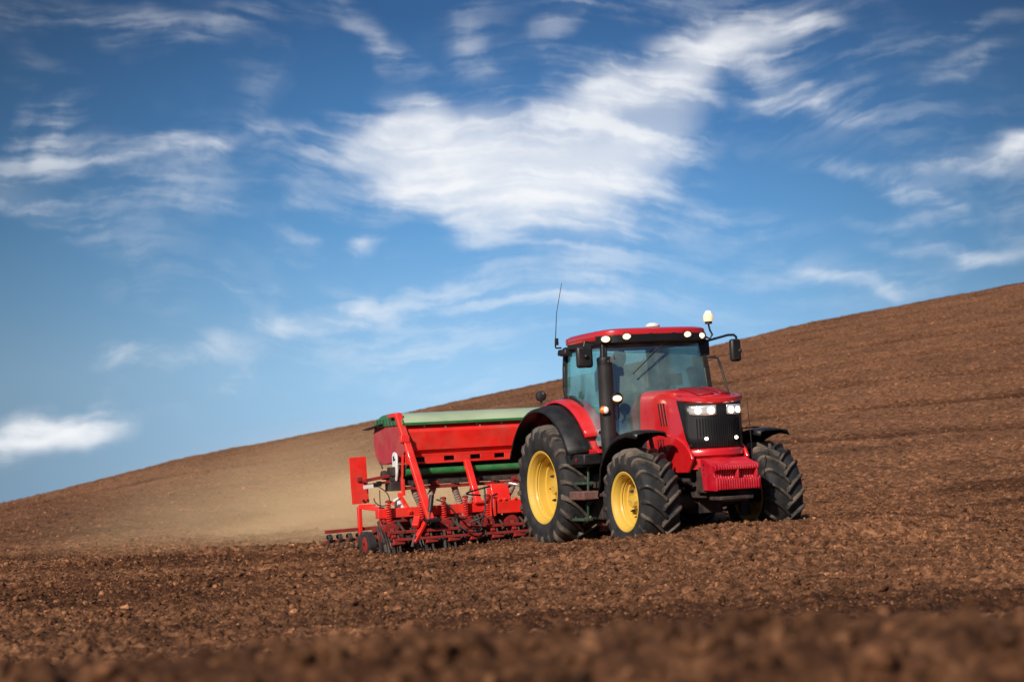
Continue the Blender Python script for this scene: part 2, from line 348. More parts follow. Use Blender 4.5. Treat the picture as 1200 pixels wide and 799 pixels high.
def build_ground():
    dense = np.linspace(-.30, .30, 1000)
    coarse = .30 + (math.pi - .30) * np.linspace(0, 1, 60)[1:] ** 1.6
    th = np.concatenate([-coarse[::-1][1:], dense, coarse[:-1], ]) ; th = np.concatenate([th, [math.pi]]); th = np.concatenate([[-math.pi], th]) if th[0] > -math.pi + 1e-6 else th
    rr = [.4, 1, 1.6, 2.2, 2.7, 3.1]
    r = 3.4
    while r < 900:
        rr.append(r)
        r += .022 if r < 6.6 else .09 if r < 14.0 else .034 if r < 37 else min(.034 + (r - 37) * .0045, .35) if r < 122 else (r - 115) * .12
    rr = np.array(rr)
    T, Q = np.meshgrid(th, rr); X = (Q * np.sin(T)).ravel(); Y = (Q * np.cos(T)).ravel()
    Z = np.empty_like(X); n = len(X)
    for a in range(0, n, 200000):
        b = min(n, a + 200000); Z[a:b] = ground_z(X[a:b], Y[a:b])
    m = len(th); k = len(rr)
    idx = (np.arange(k - 1)[:, None] * m + np.arange(m - 1)[None, :]).ravel()
    F = np.stack([idx, idx + 1, idx + m + 1, idx + m], 1)[:, ::-1]
    me = bpy.data.meshes.new('ground'); me.vertices.add(n); me.vertices.foreach_set('co', np.stack([X, Y, Z], 1).astype(np.float32).ravel())
    nf = len(F); me.loops.add(nf * 4); me.loops.foreach_set('vertex_index', F.astype(np.int32).ravel())
    me.polygons.add(nf); me.polygons.foreach_set('loop_start', np.arange(0, nf * 4, 4, dtype=np.int32)); me.polygons.foreach_set('loop_total', np.full(nf, 4, np.int32))
    me.polygons.foreach_set('use_smooth', np.ones(nf, bool)); me.update(calc_edges=True)
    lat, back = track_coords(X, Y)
    # freshly turned soil, dark with moisture: the drilled strip behind the machine
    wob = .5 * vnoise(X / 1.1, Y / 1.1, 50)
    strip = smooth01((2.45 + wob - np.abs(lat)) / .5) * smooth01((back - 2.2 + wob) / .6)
    edge = np.exp(-((Y - 30.2 - .3 * np.sin(X * .9) - wob * .8) / .6) ** 2) * smooth01((-X - 0.2 + wob) / 2.5)  # dark turned soil along the ridge face, with ridge shading painted in
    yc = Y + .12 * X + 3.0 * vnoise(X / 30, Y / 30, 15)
    fur = smooth01((np.hypot(X, Y) - 36) / 20) * np.clip(np.cos(yc * 2 * math.pi / 8.5) - .7, 0, 1) * 2.6 * (.4 + 1.2 * np.clip(vnoise(X / 14, Y / 5, 51) + .5, 0, 1)) * 1.3  # darker stripes along the contour furrows
    tone_shade = .45 * smooth01(vnoise(X / 13, Y / 9, 52) * 2.2 + .2) * smooth01((np.hypot(X, Y) - 8) / 10)  # broad random patches of darker tone
    tone_shade += .45 * smooth01((8 - np.hypot(X, Y)) / 3)  # vignette darkening of the near bank, painted into the soil colour
    lines = .85 * smooth01((vnoise((X + .3 * Y) / 7.5, (Y - .06 * X) / 1.1, 7) - .10) / .18) * smooth01((Y - 9) / 5) * (1 - smooth01((Y - 40) / 20))  # darker streaks across the near field
    moist_shade = np.clip(np.maximum(np.maximum(np.maximum(strip * .35, edge), fur), np.maximum(tone_shade, lines)), 0, 1)
    at = me.attributes.new('moist_shade', 'FLOAT', 'POINT'); at.data.foreach_set('value', moist_shade.astype(np.float32))
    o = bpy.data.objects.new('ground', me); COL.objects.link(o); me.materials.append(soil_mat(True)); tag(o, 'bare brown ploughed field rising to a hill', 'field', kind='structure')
    return o
def soil_mat(use_attr):
    m = bpy.data.materials.new('soil'); m.use_nodes = True; t = m.node_tree; L = t.links.new; b = t.nodes['Principled BSDF']
    b.inputs['Roughness'].default_value = .95; b.inputs['Specular IOR Level'].default_value = .15
    g = N(t, 'ShaderNodeNewGeometry')
    def noise(scale, det, rough=.6):
        n = N(t, 'ShaderNodeTexNoise'); L(g.outputs['Position'], n.inputs['Vector']); n.inputs['Scale'].default_value = scale; n.inputs['Detail'].default_value = det; n.inputs['Roughness'].default_value = rough; return n.outputs[0]
    r1 = N(t, 'ShaderNodeValToRGB'); L(noise(7.5, 10, .78), r1.inputs[0]); e = r1.color_ramp.elements
    e[0].position = .37; e[0].color = (.050, .021, .010, 1); e[1].position = .64; e[1].color = (.43, .203, .100, 1)
    x = r1.color_ramp.elements.new(.5); x.color = (.172, .074, .035, 1)
    n2 = noise(.45, 4); mr = N(t, 'ShaderNodeMapRange'); L(n2, mr.inputs[0]); mr.inputs[1].default_value = .3; mr.inputs[2].default_value = .7; mr.inputs[3].default_value = .72; mr.inputs[4].default_value = 1.22
    sc = N(t, 'ShaderNodeVectorMath', operation='SCALE'); L(r1.outputs[0], sc.inputs[0]); L(mr.outputs[0], sc.inputs[3])
    col = sc.outputs[0]
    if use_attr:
        a = N(t, 'ShaderNodeAttribute', attribute_name='moist_shade'); mx = N(t, 'ShaderNodeMix', data_type='RGBA'); L(a.outputs['Fac'], mx.inputs[0]); L(col, mx.inputs[6])
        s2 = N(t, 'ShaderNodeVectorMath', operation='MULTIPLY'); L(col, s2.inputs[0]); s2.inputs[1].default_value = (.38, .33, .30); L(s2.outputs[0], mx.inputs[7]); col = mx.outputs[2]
    else:
        a = N(t, 'ShaderNodeAttribute', attribute_name='tone'); s2 = N(t, 'ShaderNodeVectorMath', operation='SCALE'); L(col, s2.inputs[0]); L(a.outputs['Fac'], s2.inputs[3]); col = s2.outputs[0]
    L(col, b.inputs['Base Color'])
    bp = N(t, 'ShaderNodeBump'); bp.inputs['Strength'].default_value = 1.0; bp.inputs['Distance'].default_value = .02; L(noise(30, 8, .78), bp.inputs['Height']); L(bp.outputs[0], b.inputs['Normal'])
    return m
build_ground()

def build_clods():
    phi = (1 + 5 ** .5) / 2
    iv = np.array([(-1, phi, 0), (1, phi, 0), (-1, -phi, 0), (1, -phi, 0), (0, -1, phi), (0, 1, phi), (0, -1, -phi), (0, 1, -phi), (phi, 0, -1), (phi, 0, 1), (-phi, 0, -1), (-phi, 0, 1)], float)
    iv /= np.linalg.norm(iv[0]); fc = [(0, 11, 5), (0, 5, 1), (0, 1, 7), (0, 7, 10), (0, 10, 11), (1, 5, 9), (5, 11, 4), (11, 10, 2), (10, 7, 6), (7, 1, 8), (3, 9, 4), (3, 4, 2), (3, 2, 6), (3, 6, 8), (3, 8, 9), (4, 9, 5), (2, 4, 11), (6, 2, 10), (8, 6, 7), (9, 8, 1)]
    def subdiv(v, f):
        v = [tuple(a) for a in v]; c = {}; out = []
        def mid(a, b):
            k = (min(a, b), max(a, b))
            if k not in c:
                p = np.array(v[a]) + np.array(v[b]); p /= np.linalg.norm(p); c[k] = len(v); v.append(tuple(p))
            return c[k]
        for a, b_, d in f:
            x, y, z = mid(a, b_), mid(b_, d), mid(d, a); out += [(a, x, z), (b_, y, x), (d, z, y), (x, y, z)]
        return np.array(v), out
    sv, sf = subdiv(iv, fc)
    V, Fs, off, TN = [], [], 0, []
    def scatter(n, ylo, yhi, smin, smax, v, f, power=2.2):
        nonlocal off
        u = rng.uniform(-.285, .285, n); y = np.sqrt(rng.uniform(ylo ** 2, yhi ** 2, n)); x = u * y
        s = smin + (smax - smin) * rng.uniform(0, 1, n) ** power
        lat, back = track_coords(x, y)
        ok = ~((np.abs(lat) < 1.35) & (back > -3.7) & (back < 4.5) & (s > .035)); x, y, s = x[ok], y[ok], s[ok]; n = len(x)
        z = ground_z(x, y); sq = rng.uniform(.65, 1.25, (n, 1, 3)); sq[:, :, 2] *= .8
        P = v[None] * sq * (1 + rng.uniform(-.36, .30, (n, len(v), 1)))
        a = rng.uniform(0, 6.283, n); b = rng.uniform(-.6, .6, n)
        ca, sa, cb, sb = np.cos(a)[:, None], np.sin(a)[:, None], np.cos(b)[:, None], np.sin(b)[:, None]
        X, Y, Z = P[..., 0], P[..., 1], P[..., 2]; Y, Z = Y * cb - Z * sb, Y * sb + Z * cb; X, Y = X * ca - Y * sa, X * sa + Y * ca
        P = np.stack([X, Y, Z], -1) * s[:, None, None] + np.stack([x, y, z + s * .30], -1)[:, None]
        TN.append(np.repeat(np.where(rng.uniform(0, 1, n) < .06, rng.uniform(1.5, 2.1, n), rng.uniform(.55, 1.25, n)), len(v))); V.append(P.reshape(-1, 3)); F = np.array(f)[None] + (np.arange(n) * len(v))[:, None, None] + off; Fs.append(F.reshape(-1, 3)); off += n * len(v)
    scatter(9000, 17, 34, .010, .046, sv, sf, 3.8)
    scatter(60000, 15, 38, .006, .020, iv, fc, 1.4)
    scatter(2500, 3.5, 6.5, .008, .035, sv, sf, 2.4)
    scatter(16000, 36, 112, .016, .055, iv, fc, 2.5)
    V = np.concatenate(V).astype(np.float32); F = np.concatenate(Fs).astype(np.int32)
    me = bpy.data.meshes.new('soil_clods'); me.vertices.add(len(V)); me.vertices.foreach_set('co', V.ravel()); nf = len(F)
    me.loops.add(nf * 3); me.loops.foreach_set('vertex_index', F.ravel()); me.polygons.add(nf)
    me.polygons.foreach_set('loop_start', np.arange(0, nf * 3, 3, dtype=np.int32)); me.polygons.foreach_set('loop_total', np.full(nf, 3, np.int32)); me.update(calc_edges=True)
    at = me.attributes.new('tone', 'FLOAT', 'POINT'); at.data.foreach_set('value', np.concatenate(TN).astype(np.float32))
    o = bpy.data.objects.new('soil_clods', me); COL.objects.link(o); me.materials.append(soil_mat(False))
    tag(o, 'loose brown clods of soil strewn over the ploughed field', 'soil clods', kind='stuff')
build_clods()
# ------------------------------------------------------------------ materials of the machines
RED = mat('red_paint', (.56, .010, .014),   .24, coat=1.0, var=.06, vscale=3, dirt=(.34, .12, .08), dirt_amt=.10, dirt_scale=1.6)
DRED = mat('dark_red_panel', (.26, .006, .012), .5, var=.12)
WRED = mat('weight_red', (.50, .007, .024), .30, coat=.5, var=.12, dirt=(.32, .13, .08), dirt_amt=.14, dirt_scale=6)
DRILLRED = mat('drill_red', (.78, .020, .013), .40, coat=.3, var=.14, vscale=4, dirt=(.27, .12, .07), dirt_amt=.30, dirt_scale=3)
WORNRED = mat('worn_red', (.27, .010, .009), .6, var=.3, vscale=9, dirt=(.075, .036, .022), dirt_amt=.9, dirt_scale=8)
BLACK = mat('black_plastic', (.009, .009, .010), .42, var=.2, dirt=(.12, .075, .05), dirt_amt=.10, dirt_scale=4)
DARK = mat('dark_iron', (.022, .020, .020), .62, var=.4, dirt=(.14, .075, .045), dirt_amt=.5, dirt_scale=6)
GRILLE = mat('grille_black', (.010, .010, .011), .38, var=.2)
RUBBER = mat('tyre_rubber', (.008, .009, .011), .72, var=.3, vscale=9, bump=.25, bscale=60, dirt=(.065, .055, .05), dirt_amt=.45, dirt_scale=6)
LUG = mat('tyre_lug', (.024, .022, .021), .55, var=.3, bump=.25, bscale=70, dirt=(.23, .17, .12), dirt_amt=.85, dirt_scale=3)
YELLOW = mat('yellow_rim', (.64, .41, .055), .42, coat=.2, var=.08, dirt=(.32, .17, .07), dirt_amt=.35, dirt_scale=6)
STEEL = mat('grey_steel', (.34, .33, .32), .38, metal=.8, var=.25, dirt=(.2, .11, .07), dirt_amt=.4)
GREEN = mat('green_paint', (.014, .16, .045), .35, coat=.3, var=.12, dirt=(.25, .2, .12), dirt_amt=.25)
LIDGREEN = mat('faded_green_cover', (.36, .46, .29), .45, coat=.2, var=.12, vscale=2, dirt=(.5, .47, .34), dirt_amt=.35, dirt_scale=3)
DGREEN = mat('dark_green_steel', (.02, .065, .045), .5, var=.3, dirt=(.16, .09, .06), dirt_amt=.4)
WHITE = mat('white_plastic', (.72, .72, .70), .45, var=.05)
HOSE = mat('grey_brown_hose', (.26, .195, .16), .65, var=.25, dirt=(.28, .18, .12), dirt_amt=.4)
BROWNSTEP = mat('rusty_step', (.13, .055, .045), .7, var=.35, vscale=14, dirt=(.24, .15, .11), dirt_amt=.5)
ORANGE = mat('orange_lens', (.75, .16, .02), .2, coat=.5)
LAMP = mat('lit_lamp', (1, .95, .85), .2, emis=(1, .86, .62), estr=3.2)
WARM = mat('warm_lens', (1, .85, .65), .2, emis=(1, .60, .26), estr=.9)
HEADL = mat('lit_headlamp', (1, .97, .9), .15, emis=(1, .92, .76), estr=2.6)
REFL = mat('lamp_reflector', (.82, .80, .76), .18, metal=.7, emis=(1, .85, .65), estr=.10)
BEAC = mat('beacon_lens', (.9, .60, .38), .25, coat=.5, emis=(1, .70, .44), estr=.45)
SEATM = mat('seat_fabric', (.03, .032, .035), .85, var=.3)
def glass_mat(name, tint, refl, dust, film_col=(.55, .58, .56)):
    m = bpy.data.materials.new(name); m.use_nodes = True; t = m.node_tree; t.nodes.clear(); L = t.links.new
    tr = N(t, 'ShaderNodeBsdfTransparent'); tr.inputs[0].default_value = (*tint, 1)
    gl = N(t, 'ShaderNodeBsdfGlossy'); gl.inputs['Roughness'].default_value = .06; gl.inputs[0].default_value = (.92, .97, 1, 1)
    df = N(t, 'ShaderNodeBsdfDiffuse'); df.inputs[0].default_value = (*film_col, 1)  # dust film with pale sky reflection mixed into its colour
    tc = N(t, 'ShaderNodeTexCoord'); nz = N(t, 'ShaderNodeTexNoise'); L(tc.outputs['Object'], nz.inputs['Vector']); nz.inputs['Scale'].default_value = 2.2; nz.inputs['Detail'].default_value = 8
    mr = N(t, 'ShaderNodeMapRange'); L(nz.outputs[0], mr.inputs[0]); mr.inputs[1].default_value = .35; mr.inputs[2].default_value = .7; mr.inputs[3].default_value = dust * .4; mr.inputs[4].default_value = dust * 1.5
    m1 = N(t, 'ShaderNodeMixShader'); L(mr.outputs[0], m1.inputs[0]); L(tr.outputs[0], m1.inputs[1]); L(df.outputs[0], m1.inputs[2])
    fr = N(t, 'ShaderNodeFresnel'); fr.inputs[0].default_value = 1.5
    ad = N(t, 'ShaderNodeMath', operation='ADD', use_clamp=True); L(fr.outputs[0], ad.inputs[0]); ad.inputs[1].default_value = refl
    m2 = N(t, 'ShaderNodeMixShader'); L(ad.outputs[0], m2.inputs[0]); L(m1.outputs[0], m2.inputs[1]); L(gl.outputs[0], m2.inputs[2])
    o = N(t, 'ShaderNodeOutputMaterial'); L(m2.outputs[0], o.inputs[0]); return m
GLASS = glass_mat('windscreen_glass', (.58, .84, .78), .26, .22, (.42, .66, .58))
SIDEGLASS = glass_mat('tinted_side_glass', (.34, .86, .90), .22, .42, (.20, .60, .64))

# ------------------------------------------------------------------ tractor (frame: +X its left, -Y forward, Z up, origin under the rear axle)
tractor = empty('tractor', POSE_LOC, POSE_ROT)
tag(tractor, 'large red farm tractor with black cab pillars and yellow wheel rims on ploughed soil', 'tractor')

def make_wheel(name, R_, Wd, rim_r, nlug, lug_h, o, dish, centre, phase=0.0):
    """o: -1 outside towards -X, +1 towards +X"""
    w = empty(name, centre, (phase, 0, 0), tractor)
    hw = Wd / 2; h = R_ - lug_h - rim_r; Rb = R_ - lug_h
    half = [(rim_r + .01, .80), (rim_r + .03, .88), (rim_r + .22 * h, .97), (rim_r + .45 * h, 1.0), (rim_r + .68 * h, .985), (rim_r + .86 * h, .93), (Rb - .035, .86), (Rb - .012, .74), (Rb, .5), (Rb + .004, .2)]
    prof = [(-s * hw, r) for r, s in half] + [(s * hw, r) for r, s in reversed(half)]
    tyre = MB().lathe(prof, n=72).build('tyre', RUBBER, w, angle=60)
    lug = MB(); pitch = 2 * math.pi / nlug
    path = [(-.07, 0.0), (.12, 0), (.32, -.002), (.52, -.006), (.70, -.013), (.84, -.026), (.93, -.055), (.985, -.11), (1.005, -.17)]
    lead = .30 * .7 / R_ * (Wd / .54)
    for side in (-1, 1):
        for k in range(nlug):
            a0 = k * pitch + (pitch / 2 if side > 0 else 0)
            vs = []; fs = []
            for i, (s, dr) in enumerate(path):
                rt = R_ + dr; rb = Rb + dr - .03 + (.02 if i > 5 else 0)
                a = a0 + lead * max(0, 1 - s) ** 1.35
                s2 = min(s, 1.0) * hw * side
                wt, wb = (.021, .042) if i < 7 else (.028, .045)
                wt *= R_ / .72; wb *= R_ / .72
                if i == 0: wt *= 1.15
                if i >= 6: s2b = side * hw * (.90 + .03 * (i - 6)); s2 = side * hw * min(1.03, s + .03)
                else: s2b = s2
                for rad, hwid, lat in ((rb, wb, s2b), (rt, wt, s2), (rt, -wt, s2), (rb, -wb, s2b)):
                    aa = a + hwid / R_
                    vs.append((lat, -rad * math.cos(aa), -rad * math.sin(aa)))
            m = len(path)
            for i in range(m - 1):
                for q in range(4):
                    q2 = (q + 1) % 4; fs.append((i * 4 + q, i * 4 + q2, i * 4 + 4 + q2, i * 4 + 4 + q))
            fs += [(0, 1, 2, 3), ((m - 1) * 4 + 3, (m - 1) * 4 + 2, (m - 1) * 4 + 1, (m - 1) * 4)]
            lug.add(vs, fs)
    lug.build('tread', LUG, w, bevel=.007, angle=40)
    L_ = .84 * hw
    rp = [(L_ - .10, rim_r - .05), (L_ + .004, rim_r + .012), (L_ + .022, rim_r + .034), (L_ + .026, rim_r + .022), (L_ + .012, rim_r - .004), (L_ - .03, rim_r - .028), (L_ - .05, rim_r - .036), (L_ - .11, rim_r - .036), (L_ - .125, rim_r - .058), (L_ - dish * .75, rim_r - .062), (L_ - dish * .78, rim_r - .088),
          (L_ - dish - .05, rim_r - .10), (L_ - dish - .02, rim_r * .72), (L_ - dish + .02, rim_r * .55), (L_ - dish + .03, rim_r * .30), (L_ - dish + .03, .02)]
    back = [(-L_ + .05, .05), (-L_ + .05, rim_r - .06), (-L_ - .02, rim_r + .03)]
    rim = MB().lathe([(o * t, r) for t, r in rp], n=64).build('rim', YELLOW, w, angle=30)
    MB().lathe([(-o * (L_ - .22), rim_r - .07), (-o * (L_ - .02), rim_r - .02), (-o * (L_ + .02), rim_r + .03), (-o * (L_ + .024), rim_r + .018), (-o * (L_ - .02), rim_r - .035)], n=48).build('inner_rim', YELLOW, w, angle=30)
    hub = MB(); hx = o * (L_ - dish + .03)
    hub.lathe([(hx, rim_r * .30), (hx + o * .05, rim_r * .29), (hx + o * .06, rim_r * .24), (hx + o * .11, rim_r * .22), (hx + o * .12, .01)], n=8)
    hub.build('hub', YELLOW, w, angle=25)
    for k in range(10):
        a = 2 * math.pi * k / 10; rr = rim_r * .60
        MB().lathe([(o * (L_ - dish), .024), (o * (L_ - dish + .045), .024), (o * (L_ - dish + .05), .012), (o * (L_ - dish + .07), .012), (o * (L_ - dish + .07), .001)], c=(0, rr * math.cos(a), rr * math.sin(a)), n=6).build('wheel_nut', DARK, w, angle=25)
    return w
RR, RW, FR, FW, FY = .905, .65, .705, .54, -2.61
for o in (-1, 1):
    make_wheel('rear_wheel', RR, RW, .49, 22, .062, o, .30, (o * .93, -.10, RR - .02), phase=.1 * o)
for o in (-1, 1):
    make_wheel('front_wheel', FR, FW, .365, 19, .058, o, .22, (o * .93, FY, FR - .02), phase=.06 + .07 * o)

# chassis and axles
ch = MB(); ch.box((0, -.35, .92), (.62, 1.5, .62)); ch.box((0, -1.5, .92), (.52, 1.4, .5)); ch.box((0, -2.6, .86), (.40, 1.3, .34)); ch.box((0, -.9, .60), (.5, 1.2, .25)); ch.box((-.42, -1.05, .80), (.34, .7, .42)); ch.box((.42, -1.05, .80), (.34, .7, .42))
ch.box((0, -1.2, 1.25), (.9, .9, .3))
ch.build('chassis', DARK, tractor, bevel=.03)
MB().tube([(-.95, 0, RR - .02), (-.55, 0, RR - .02), (-.5, 0, RR - .02), (.5, 0, RR - .02), (.55, 0, RR - .02), (.95, 0, RR - .02)], [.11, .13, .22, .22, .13, .11], 16).build('rear_axle', DARK, tractor)
fa = MB(); fa.tube([(-.85, -2.61, .68), (-.6, -2.61, .66), (-.25, -2.61, .64), (.25, -2.61, .64), (.6, -2.61, .66), (.85, -2.61, .68)], [.12, .10, .12, .12, .10, .12], 14); fa.box((0, -2.61, .62), (.34, .34, .30))
for s in (-1, 1): fa.tube([(s * .62, -2.61, .40), (s * .62, -2.61, .92)], .085, 12); fa.tube([(s * .6, -2.39, .62), (s * .15, -2.39, .62)], .03, 8)
fa.build('front_axle', DARK, tractor, bevel=.01)

# hood
def nose_y(x): return -3.22 + .20 * (abs(x) / .385) ** 2.2
def hood_half(t):
    w = .405 + .012 * math.sin(math.pi * t) - .015 * t ** 3
    zt = 2.165 - .02 * t - .125 * max(0, (t - .5) / .5) ** 1.6
    return w, zt
def hood_pts(t):
    w, zt = hood_half(t)
    k = 1 - .35 * t
    return [(w * 1.0, 1.06), (w * 1.01, 1.30), (w * 1.015, 1.55), (w * 1.005, 1.78), (w * .985, zt - .17 * k), (w * .95, zt - .09 * k), (w * .88, zt - .045 * k), (w * .78, zt - .022), (w * .55, zt - .008), (w * .28, zt - .002), (0, zt)]
hood = MB(); rows = []
for i in range(15):
    t = i / 14; h = hood_pts(t); full = [(-x, z) for x, z in h] + [(x, z) for x, z in reversed(h[:-1])]
    rows.append([(x, lerp(-1.70, nose_y(x), t), z) for x, z in full])
hood.grid(rows)
h = hood_pts(1.0)
cap = [[(lerp(-x, x, j / 12), nose_y(lerp(-x, x, j / 12)) + .0 * z, z) for j in range(13)] for x, z in h[:-1]]
hood.grid(cap); hood.add(rows[0], [tuple(range(len(rows[0])))])
HOOD = hood.build('hood', RED, tractor, angle=32)
for s in (-1, 1):   # darker inset panels on top of the nose, each with its raised surround
    pn = []
    for i in range(6):
        t = lerp(.60, .955, i / 5); r_ = []
        for j in range(5):
            x = s * lerp(.045, .275 - .03 * t, j / 4); w, zt = hood_half(t); q = abs(x) / w
            zz = np.interp(q, [0, .28, .55, .78, .88], [zt, zt - .002, zt - .008, zt - .022, zt - .045])
            r_.append((x, lerp(-1.70, nose_y(x), t), zz + .010))
        pn.append(r_)
    MB().grid(pn).build('hood_panel', DRED, HOOD, solid=.012)
def grille_curve(u, off=.0):
    """u -1..1 along the wrapped front; returns x, y"""
    a = abs(u); s = 1 if u >= 0 else -1
    if a <= .78:
        x = .395 * a / .78; return s * (x + off * (x / .395) * .7), nose_y(x) - off
    k = (a - .78) / .22; return s * (.409 + off), lerp(nose_y(.395), -2.80, k) - off * (1 - k)
BROW = grille_curve
lip = MB()   # the overhanging brow above the grille
lr = []
for j in range(33):
    u = lerp(-.97, .97, j / 32); a = abs(u); dz = .065 * a ** 2
    def Q(off, z): x_, y_ = BROW(u, off); return (x_, y_, z)
    lr.append([Q(-.03, 2.005 + dz * .75), Q(.012, 1.998 + dz * .8), Q(.034, 1.975 + dz * .85), Q(.034, 1.925 + dz), Q(.016, 1.905 + dz), Q(-.03, 1.905 + dz)])
lip.grid(lr); lip.build('hood_brow', RED, HOOD, angle=40)

# grille: wraps round the nose
gr = []
for i in range(49):
    u = lerp(-1, 1, i / 48); a = abs(u)
    zb = 1.315 + .0 if a < .74 else lerp(1.315, 1.965, min(1, ((a - .74) / .255)) ** 1.0)
    zt = 1.905 + .065 * a ** 2
    x0, y0 = grille_curve(u, .012)
    gr.append([(x0, y0, lerp(zb, max(zb + .001, zt), j / 4)) for j in range(5)])
GR = MB().grid(gr).build('grille', GRILLE, tractor, solid=.012, angle=50)
sl = MB()
for i in range(21):
    u = lerp(-.60, .60, i / 20); x0, y0 = grille_curve(u, .020); x1, y1 = grille_curve(u + .003, .020)
    top = 1.72 if abs(u) > .16 else 1.88
    sl.bar((x0, y0, 1.35), (x0, y0, top), .007, .016)
sl.build('grille_slats', BLACK, GR)
ring = []
for i in range(33):   # red chin rail under the grille
    u = lerp(-.80, .80, i / 32); x0, y0 = grille_curve(u, .016); x1, y1 = grille_curve(u, .03)
    ring.append([(x0, y0, 1.325), (x1, y1, 1.30), (x1, y1, 1.24), (x0, y0 + .02, 1.21)])
MB().grid(ring).build('chin_rail', RED, tractor, solid=.014)
# headlamps
def lamp_patch(u0, u1, z0, z1, off, cut=.25, nx=10):
    out = []
    for i in range(nx + 1):
        k = i / nx; u = lerp(u0, u1, k); x, y = grille_curve(u, off); taper = cut * (1 - k) ** 1.4
        bow = .12 * (2 * k - 1) ** 4
        out.append([(x, y, lerp(z0 + (z1 - z0) * (taper + bow), z1, j / 4)) for j in range(5)])
    return out
for s in (-1, 1):
    hl = MB().grid(lamp_patch(s * .73, s * .15, 1.755, 1.893, .026, .10)).build('headlamp', REFL, tractor, solid=.01)
    for uu, rad in ((.56, .042), (.28, .048)):
        x, y = grille_curve(s * uu, .034); nx_, ny_ = grille_curve(s * (uu + .02), .034); d = Vector((nx_ - x, ny_ - y, 0)); nrm = Vector((d.y, -d.x, 0)).normalized() * (1 if s > 0 else -1)
        if nrm.y > 0: nrm = -nrm
        c = Vector((x, y, 1.822)); MB().tube([c - nrm * .005, c + nrm * .012, c + nrm * .018], [rad, rad, rad * .6], 20).build('bulb', HEADL, hl)
    x, y = grille_curve(s * .42, .03)
    fl = MB().tube([(x, y + .01, 1.455), (x, y - .014, 1.455), (x, y - .022, 1.455)], [.022, .022, .016], 18).build('fog_lamp', HEADL, tractor)
# side panels with louvres
for s in (-1, 1):
    sp = [(-1.72, 1.02), (-3.02, 1.02), (-3.16, 1.20), (-3.10, 1.30), (-2.95, 1.42), (-2.72, 1.51), (-2.35, 1.56), (-1.72, 1.57)]
    p_ = MB().prism([(y, z) for y, z in sp], s * .39, s * .438, 'X').build('side_panel', RED, tractor, bevel=.015)
    lv = MB()
    for k in range(3): lv.bar((s * .442, -2.24 - .075 * k, 1.48), (s * .442, -2.30 - .075 * k, 1.18), .022, .004, up=(1, 0, 0))
    lv.build('louvres', GRILLE, p_)
    lv = MB()
    for k in range(3): lv.bar((s * .4175, -2.26 - .075 * k, 1.96), (s * .423, -2.34 - .075 * k, 1.66), .020, .012, up=(1, 0, 0))
    lv.build('louvres', GRILLE, HOOD)
# front weights
wt = MB(); n = 17
for k in range(n):
    x = lerp(-.285, .285, k / (n - 1)); pitch = .57 / (n - 1)
    pf = [(-3.600, .785), (-3.610, .81), (-3.610, .925), (-3.52, .935), (-3.51, .985), (-3.52, 1.035), (-3.610, 1.045), (-3.605, 1.09), (-3.570, 1.12), (-3.190, 1.20), (-3.170, .80), (-3.210, .765)]
    wt.prism(pf, x - pitch * .39, x + pitch * .39, 'X')
WT = wt.build('front_weights', WRED, tractor, bevel=.006)
for x_ in (-.01, .27): MB().box((x_, -3.565, .985), (.022, .08, .11)).build('weight_catch', WRED, WT, bevel=.004)
core = MB().prism([(-3.565, .80), (-3.565, .92), (-3.49, .935), (-3.49, 1.035), (-3.565, 1.05), (-3.54, 1.085), (-3.20, 1.155), (-3.20, .80)], -.28, .28, 'X').build('weight_core', WRED, WT)
for s in (-1, 1):
    e = MB().prism([(-3.570, .77), (-3.590, .80), (-3.590, .94), (-3.525, .965), (-3.525, 1.015), (-3.570, 1.04), (-3.570, 1.10), (-3.220, 1.20), (-3.180, 1.20), (-3.180, 1.02), (-3.200, .95), (-3.220, .78)], s * .305, s * .33, 'X').build('weight_end_plate', WRED, WT, bevel=.008)
    for k in range(3): MB().tube([(s * .328, -3.270 - .0 * k, 1.12 - .06 * k), (s * .34, -3.270, 1.12 - .06 * k)], .012, 8).build('bolt', DARK, WT)
wb = MB(); wb.box((0, -3.130, .92), (.62, .24, .34)); wb.box((0, -2.920, .80), (.5, .4, .24)); wb.box((0, -3.370, .675), (.5, .3, .05)); wb.tube([(-.2, -3.470, .66), (.2, -3.470, .66)], .03, 10)
wb.build('weight_bracket', DARK, tractor, bevel=.012)
MB().tube([(.33, -3.400, 1.14), (.325, -3.400, 1.5), (.31, -3.380, 1.96)], [.008, .007, .004], 6).build('marker_rod', BLACK, tractor)
# engine block seen between hood and cab
eb = MB(); eb.box((0, -2.2, 1.0), (.66, 1.2, .3)); eb.box((-.36, -1.75, 1.25), (.16, .34, .6)); eb.box((.36, -1.75, 1.25), (.16, .34, .6)); eb.tube([(-.46, -2.0, .98), (-.46, -2.7, .94), (-.40, -3.0, .92)], .03, 8); eb.tube([(-.44, -2.1, .86), (-.5, -2.5, .80), (-.44, -2.9, .82)], .02, 8)
eb.build('engine_block', DARK, tractor, bevel=.02)

